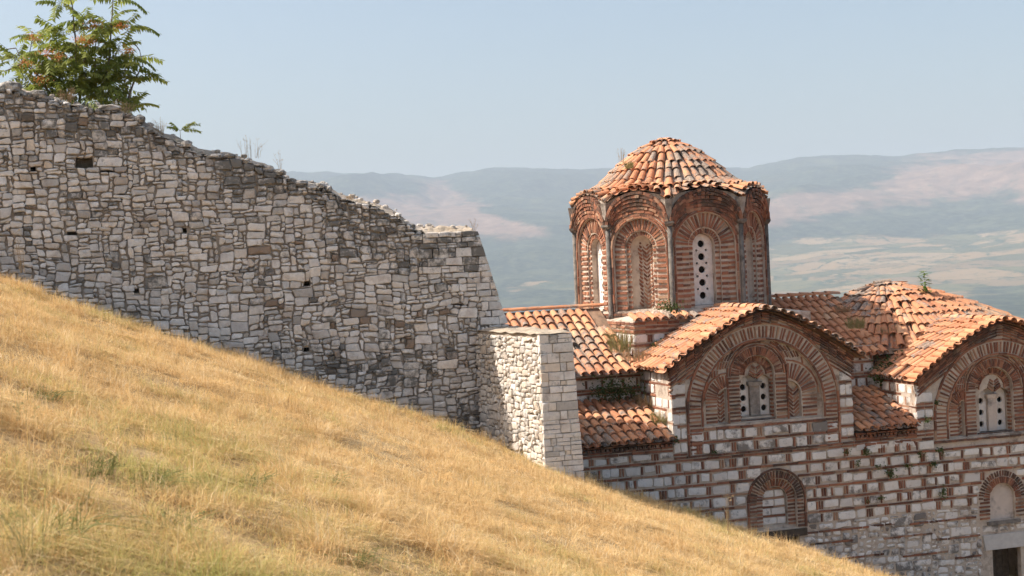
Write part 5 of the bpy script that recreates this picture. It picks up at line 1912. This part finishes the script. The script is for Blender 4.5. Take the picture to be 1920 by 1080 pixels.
def heaven_tree():
    r = random.Random(19)
    base = WL(WAL.px(160, 205, -1.5)[0], 1.5, WAL.px(160, 205, -1.5)[1] - 1.6)
    t = root('ailanthus_tree', base, 'feathery green tree with orange seed clusters rising behind the wall', 'tree')
    spots = [(112, 6, 1.5), (212, -2, 1.5), (160, 40, 1.4), (205, 45, 1.3), (235, 48, 1.5), (118, 60, 1.5), (62, 66, 1.4), (28, 110, 1.5), (84, 108, 1.1), (140, 92, 1.0), (186, 92, 1.2), (223, 92, 1.4), (242, 108, 1.6), (48, 146, 1.4), (106, 146, 1.0), (158, 136, .9), (206, 140, 1.2), (233, 142, 1.4), (245, 150, 1.5), (130, 170, .9), (90, 168, 1.2), (176, 172, 1.0), (215, 176, 1.2), (235, 186, 1.3), (216, 198, 1.0), (235, 205, 1.2), (150, 188, .8), (185, 66, 1.8), (130, 118, 1.9), (60, 128, 1.9), (215, 120, 1.9), (170, 150, 1.8), (110, 84, 1.9), (-40, 90, 1.6), (-25, 140, 1.5), (120, 130, 1.5), (160, 110, 1.3), (140, 160, 1.3), (190, 130, 1.4), (100, 120, 1.3), (80, 160, 1.6), (195, 170, 1.5), (227, 120, 1.2), (110, 180, 1.4)]
    stems = [((150, 205, 1.5), (140, 60, 1.5), (118, -40, 1.5)), ((185, 205, 1.5), (205, 110, 1.5), (214, -40, 1.5)), ((235, 215, 1.4), (252, 150, 1.5), (262, 95, 1.5)), ((120, 200, 1.4), (70, 140, 1.5), (30, 90, 1.5)), ((160, 205, 1.5), (180, 150, 1.5), (186, 40, 1.6))]
    m = MB()
    tips = []
    m.tube([base, base + CZ * .8 + CU * .05, wall_at(155, 205, 1.5)], [.11, .09, .07], 8)
    trunk = m.build('trunk', M['bark'], t)
    for st in stems:
        pts = [wall_at(*p) for p in st]
        m = MB()
        q = [base + CZ * .9, pts[0], (pts[0] + pts[1]) / 2 + CU * r.uniform(-.12, .12), pts[1], (pts[1] + pts[2]) / 2 + CU * r.uniform(-.12, .12), pts[2]]
        m.tube(q, [.035, .028, .023, .018, .013, .007], 6)
        m.build('branch', M['bark'], t)
        tips.append(pts)
    n = 0
    for px_, py_, b in spots:
        P = wall_at(px_, py_, b + r.uniform(-.15, .15))
        # twig from the nearest stem
        best = min((q for pts in tips for q in (pts[0], pts[1], pts[2], (pts[0] + pts[1]) / 2, (pts[1] + pts[2]) / 2)), key=lambda q: np.linalg.norm(q + np.array([0, 0, .25]) - P))
        m = MB()
        m.tube([best, (best + P) / 2 - CZ * .05, P], [.012, .009, .006], 5, cap=False)
        m.build('twig', M['bark'], t)
        k = r.randint(6, 8)
        a0 = r.uniform(0, 2 * pi)
        for i in range(k):
            n += 1
            put_leaf(t, P + CZ * r.uniform(-.06, .06), a0 + 2 * pi * i / k + r.uniform(-.3, .3), r.uniform(-.35, .75), r.uniform(.85, 1.25), r, n)
    for px_, py_, b in [(88, 98, .5), (108, 106, .5), (150, 74, .6), (166, 77, .6), (62, 70, .7), (240, 94, .7), (228, 50, .8), (50, 118, .7), (76, 148, .6), (175, 46, .9)]:
        P = wall_at(px_, py_, b)
        m = MB()
        for _ in range(130):
            q = P + CU * r.gauss(0, .085) + CV * r.gauss(0, .06) + CZ * r.gauss(0, .05)
            a = np.array([r.gauss(0, 1), r.gauss(0, 1), r.gauss(0, 1)]); a /= np.linalg.norm(a)
            c = np.cross(a, np.array([.3, .5, .8])); c /= np.linalg.norm(c)
            m.add([q, q + a * .02 + c * .007, q + a * .042, q + a * .02 - c * .007], [(0, 1, 2, 3)])
        tag(m.build('seed_cluster', M['seed'], t), kind='stuff')
heaven_tree()
def sprout(label, P, angs, s, seed):
    r = random.Random(seed)
    t = root('ailanthus_sprout', P, label, 'sapling')
    m = MB(); m.tube([P - CZ * .1, P + CZ * .05], [.006, .004], 5); m.build('stem', M['bark'], t)
    for i, (az, el) in enumerate(angs):
        put_leaf(t, P + CZ * .05, az, el, s, r, i)
sprout('green feather-leaved seedling on the wall crown, below the tree', wall_at(338, 250, .25), [(-1.9, .6), (-1.4, .25), (2.6, .5), (-1.2, .9), (1.9, .6)], .62, 4)
DW, OW = M['weed_dry'], M['weed_olive']
for (px_, py_, b, h, n, sp, mt, lb) in [
    (128, 190, .35, .34, 60, .7, DW, 'bushy dry brown weed on the wall crown at the foot of the tree'),
    (232, 212, .3, .30, 60, .6, DW, 'dry grass tuft by the flat capping stone near the tree'),
    (302, 248, .2, .32, 26, .3, DW, 'thin pale dry weed between the tree and the green seedling'),
    (470, 292, .35, .42, 16, .9, DW, 'sparse wispy dry stalks on the upper crown of the wall'),
    (526, 318, .2, .48, 5, .12, DW, 'tall upright dead stalk standing alone on the wall crown'),
    (655, 372, .25, .14, 24, .4, DW, 'low dry tuft half way down the broken wall crown'),
    (735, 405, .25, .16, 20, .4, DW, 'low dry tuft on the wall crown just above its flat end'),
    (889, 434, .15, .34, 7, .15, DW, 'small dead stalk on the flat end of the wall')]:
    dry_weed(wall_at(px_, py_, b), h, n, sp, mt, lb, 'dry_weed', int(px_), 3)
for (px_, py_, v, h, n, sp, mt, lb) in [
    (1168, 655, 2.2, .62, 90, .9, OW, 'tall olive weeds in the roof valley beside the drum base'),
    (1200, 672, 1.6, .34, 80, 1.2, DW, 'straw coloured grass in the valley below the white drum-base stones'),
    (1248, 655, 1.7, .26, 60, .9, DW, 'brown dry grass where the gable tiles meet the drum base'),
    (1238, 800, .5, .42, 80, .5, OW, 'olive weeds growing from the low corner roof against the sunlit return wall'),
    (1212, 765, 1.3, .40, 80, .6, DW, 'dry straw weeds at the top of the low corner roof'),
    (1605, 612, 2.0, .30, 70, .6, OW, 'green and straw tuft in the gutter behind the big gable'),
    (1660, 625, 2.2, .28, 60, .6, DW, 'dry tuft among the tiles of the low porch dome'),
    (1702, 655, 1.9, .30, 80, .7, DW, 'straw grass filling the gutter beside the smaller gable roof'),
    (1580, 582, 3.2, .20, 40, .5, DW, 'small dry tuft near the ridge behind the big gable'),
    (1180, 312, 3.2, .20, 34, .3, OW, 'olive tuft rooted in the sunny side of the dome tiles'),
    (1244, 266, 4.4, .16, 20, .25, DW, 'tiny dry tuft on the very top of the dome'),
    (1166, 300, 3.6, .36, 6, .3, DW, 'wispy bare stalks beside the dome, against the sky'),
    (1700, 600, 3.0, .16, 30, .4, OW, 'short tuft between the cover tiles of the porch dome')]:
    dry_weed(church_at(px_, py_, v), h, int(n * 1.8), sp * 1.5, mt, lb, 'roof_weed', int(px_ * 3 + py_), 2, 0.0045)
IV = M['ivy']
for (px_, py_, v, w, h, n, sz, mt, lb) in [
    (1160, 736, 1.65, 1.2, .6, 420, .05, IV, 'dark tangled creeper in the shade under the east roof eave'),
    (1250, 580, 1.95, .7, .35, 120, .05, IV, 'dark bushy weed against the drum base above the gable tiles'),
    (1235, 648, 1.85, .5, .35, 100, .05, IV, 'dark weed on the shaded side of the drum base'),
    (1650, 712, 1.55, 1.1, .9, 420, .06, IV, 'dark creeper in the deep shade between the two gables'),  # leaf mass enlarged to darken the gap and add to its shade
    (1712, 765, .5, .2, .35, 70, .045, M['sapling'], 'bright yellow-green weed on the sunlit corner between the gables'),
    (1623, 850, -.03, .16, .18, 46, .04, IV, 'round dark plant on the front wall just below the recessed roof'),
    (1606, 872, -.03, .10, .20, 30, .035, IV, 'small hanging plant, first left below the round dark plant'),
    (1584, 848, -.03, .10, .10, 24, .035, IV, 'little plant at the foot of the big gable pier'),
    (1668, 892, -.03, .22, .30, 60, .04, IV, 'largest trailing plant in the middle of the front wall'),
    (1642, 876, -.03, .08, .16, 24, .035, IV, 'small trailing plant between two white stones, beside the largest one'),
    (1700, 874, -.03, .16, .14, 34, .035, IV, 'low spreading plant on the front wall, right of the largest one'),
    (1746, 872, -.03, .20, .14, 50, .04, IV, 'flat green cushion plant below the smaller gable pier'),
    (1760, 846, -.03, .12, .18, 36, .04, IV, 'plant at the bottom corner of the smaller gable arch'),
    (1724, 852, -.03, .18, .16, 34, .035, IV, 'straggly plant where the recessed roof meets the smaller gable'),
    (1765, 925, -.03, .12, .34, 60, .04, IV, 'long hanging plant left of the plastered niche'),
    (1652, 934, -.03, .22, .08, 30, .035, IV, 'low dark plant along a brick course in mid wall'),
    (1624, 940, -.03, .10, .08, 18, .03, IV, 'tiny plant on the same brick course nearer the big gable'),
    (1752, 756, -.03, .12, .14, 34, .035, IV, 'small round plant on the pier of the smaller gable'),
    (1736, 790, -.03, .14, .16, 30, .035, IV, 'small plant low on the pier of the smaller gable'),
    (1338, 850, -.03, .16, .10, 30, .035, IV, 'small plant on the ledge below the big gable arch'),
    (1264, 826, -.05, .14, .20, 40, .04, IV, 'plant at the corner where the low tile eave meets the gable pier')]:
    leafy(church_at(px_, py_, v), w * 1.15, h * 1.1, .14 if v < 1 else .3, int(n * 1.7), sz * 1.35, mt, lb, 'wall_plant' if v < 1 else 'creeper_plant', int(px_ + py_ * 3), hang=h * .5)
def roof_sapling():
    P = church_at(1738, 572, 3.3)
    t = root('roof_sapling', P, 'bright green sapling growing out of the tiles of the porch dome', 'sapling')
    r = random.Random(7)
    m = MB(); top = P + CZ * .88 - CU * .06
    m.tube([P - CZ * .1, P + CZ * .3 + CU * .02, top], [.010, .007, .004], 5)
    m.build('stem', M['bark'], t)
    m = MB()
    for i in range(150):
        k = r.uniform(.05, 1.0)
        q = P + (top - P) * k
        a = np.array([r.gauss(0, 1), r.gauss(0, 1), r.uniform(-.2, .5)]); a /= np.linalg.norm(a)
        b = np.cross(a, CZ); b /= np.linalg.norm(b); c = np.cross(a, b)
        s = r.uniform(.11, .19) * (1.15 - .3 * k)
        q = q + a * r.uniform(0, .09)
        m.add([q, q + a * s * .5 + b * s * .26 + c * .01, q + a * s - CZ * .03, q + a * s * .5 - b * s * .26 + c * .01], [(0, 1, 2), (0, 2, 3)])
    m.build('foliage', M['sapling'], t)
roof_sapling()
# loose stalks standing up out of the near grass
def ground_at(px, py):
    d = ray(px, py)
    t = 3.0
    while t < 40:
        p = d * t
        if p[2] < ground(p[0], p[1]): return p
        t += .02
    return d * 12
for i, (px_, py_, h, n, mt, lb) in enumerate([
    (150, 960, .50, 3, OW, 'long grey-green stalk leaning in the near grass at the lower corner'),
    (60, 1060, .45, 9, OW, 'grey-green weed clump at the bottom corner of the slope'),
    (330, 850, .34, 8, OW, 'faded green weed in the middle of the golden slope'),
    (45, 800, .26, 12, OW, 'low scrubby weed near the edge of the slope, under the wall'),
    (480, 1000, .30, 5, DW, 'bent straw stalks in the near grass'),
    (1365, 985, .38, 3, DW, 'single tall straw on the crest in front of the church niche'),
    (1500, 1035, .34, 5, DW, 'thin straws on the crest below the church niche'),
    (45, 500, .34, 3, DW, 'dry straw on the crest at the foot of the wall, beside the frame edge')]):
    dry_weed(ground_at(px_, py_), h, n, .3, mt, lb, 'grass_stalk', 50 + i, 3, 0.003, None, 'weed', .3)

GW = M['green_weed']
for i, (px_, py_, h, n, lb) in enumerate([
    (150, 880, .17, 90, 'green weed clump in the near grass left of the leaning stalk'),
    (255, 905, .16, 80, 'green weed clump in the near grass, next right of the leaning stalk'),
    (60, 745, .16, 70, 'dull green weed patch on the slope at the frame edge'),
    (440, 905, .15, 70, 'green weed clump lying among brown straw in the near grass'),
    (300, 985, .17, 80, 'bushy green weed near the bottom of the slope'),
    (70, 1000, .20, 110, 'thick grey-green weed at the bottom corner beside the frame edge'),
    (600, 900, .13, 60, 'small brown-green weed patch half way along the lower slope'),
    (640, 1050, .16, 70, 'green weed clump at the bottom edge below the slope middle')]):
    dry_weed(ground_at(px_, py_), h, n, .9, GW, lb, 'green_weed', 90 + i, 1, 0.0035, None, 'weed', .9)
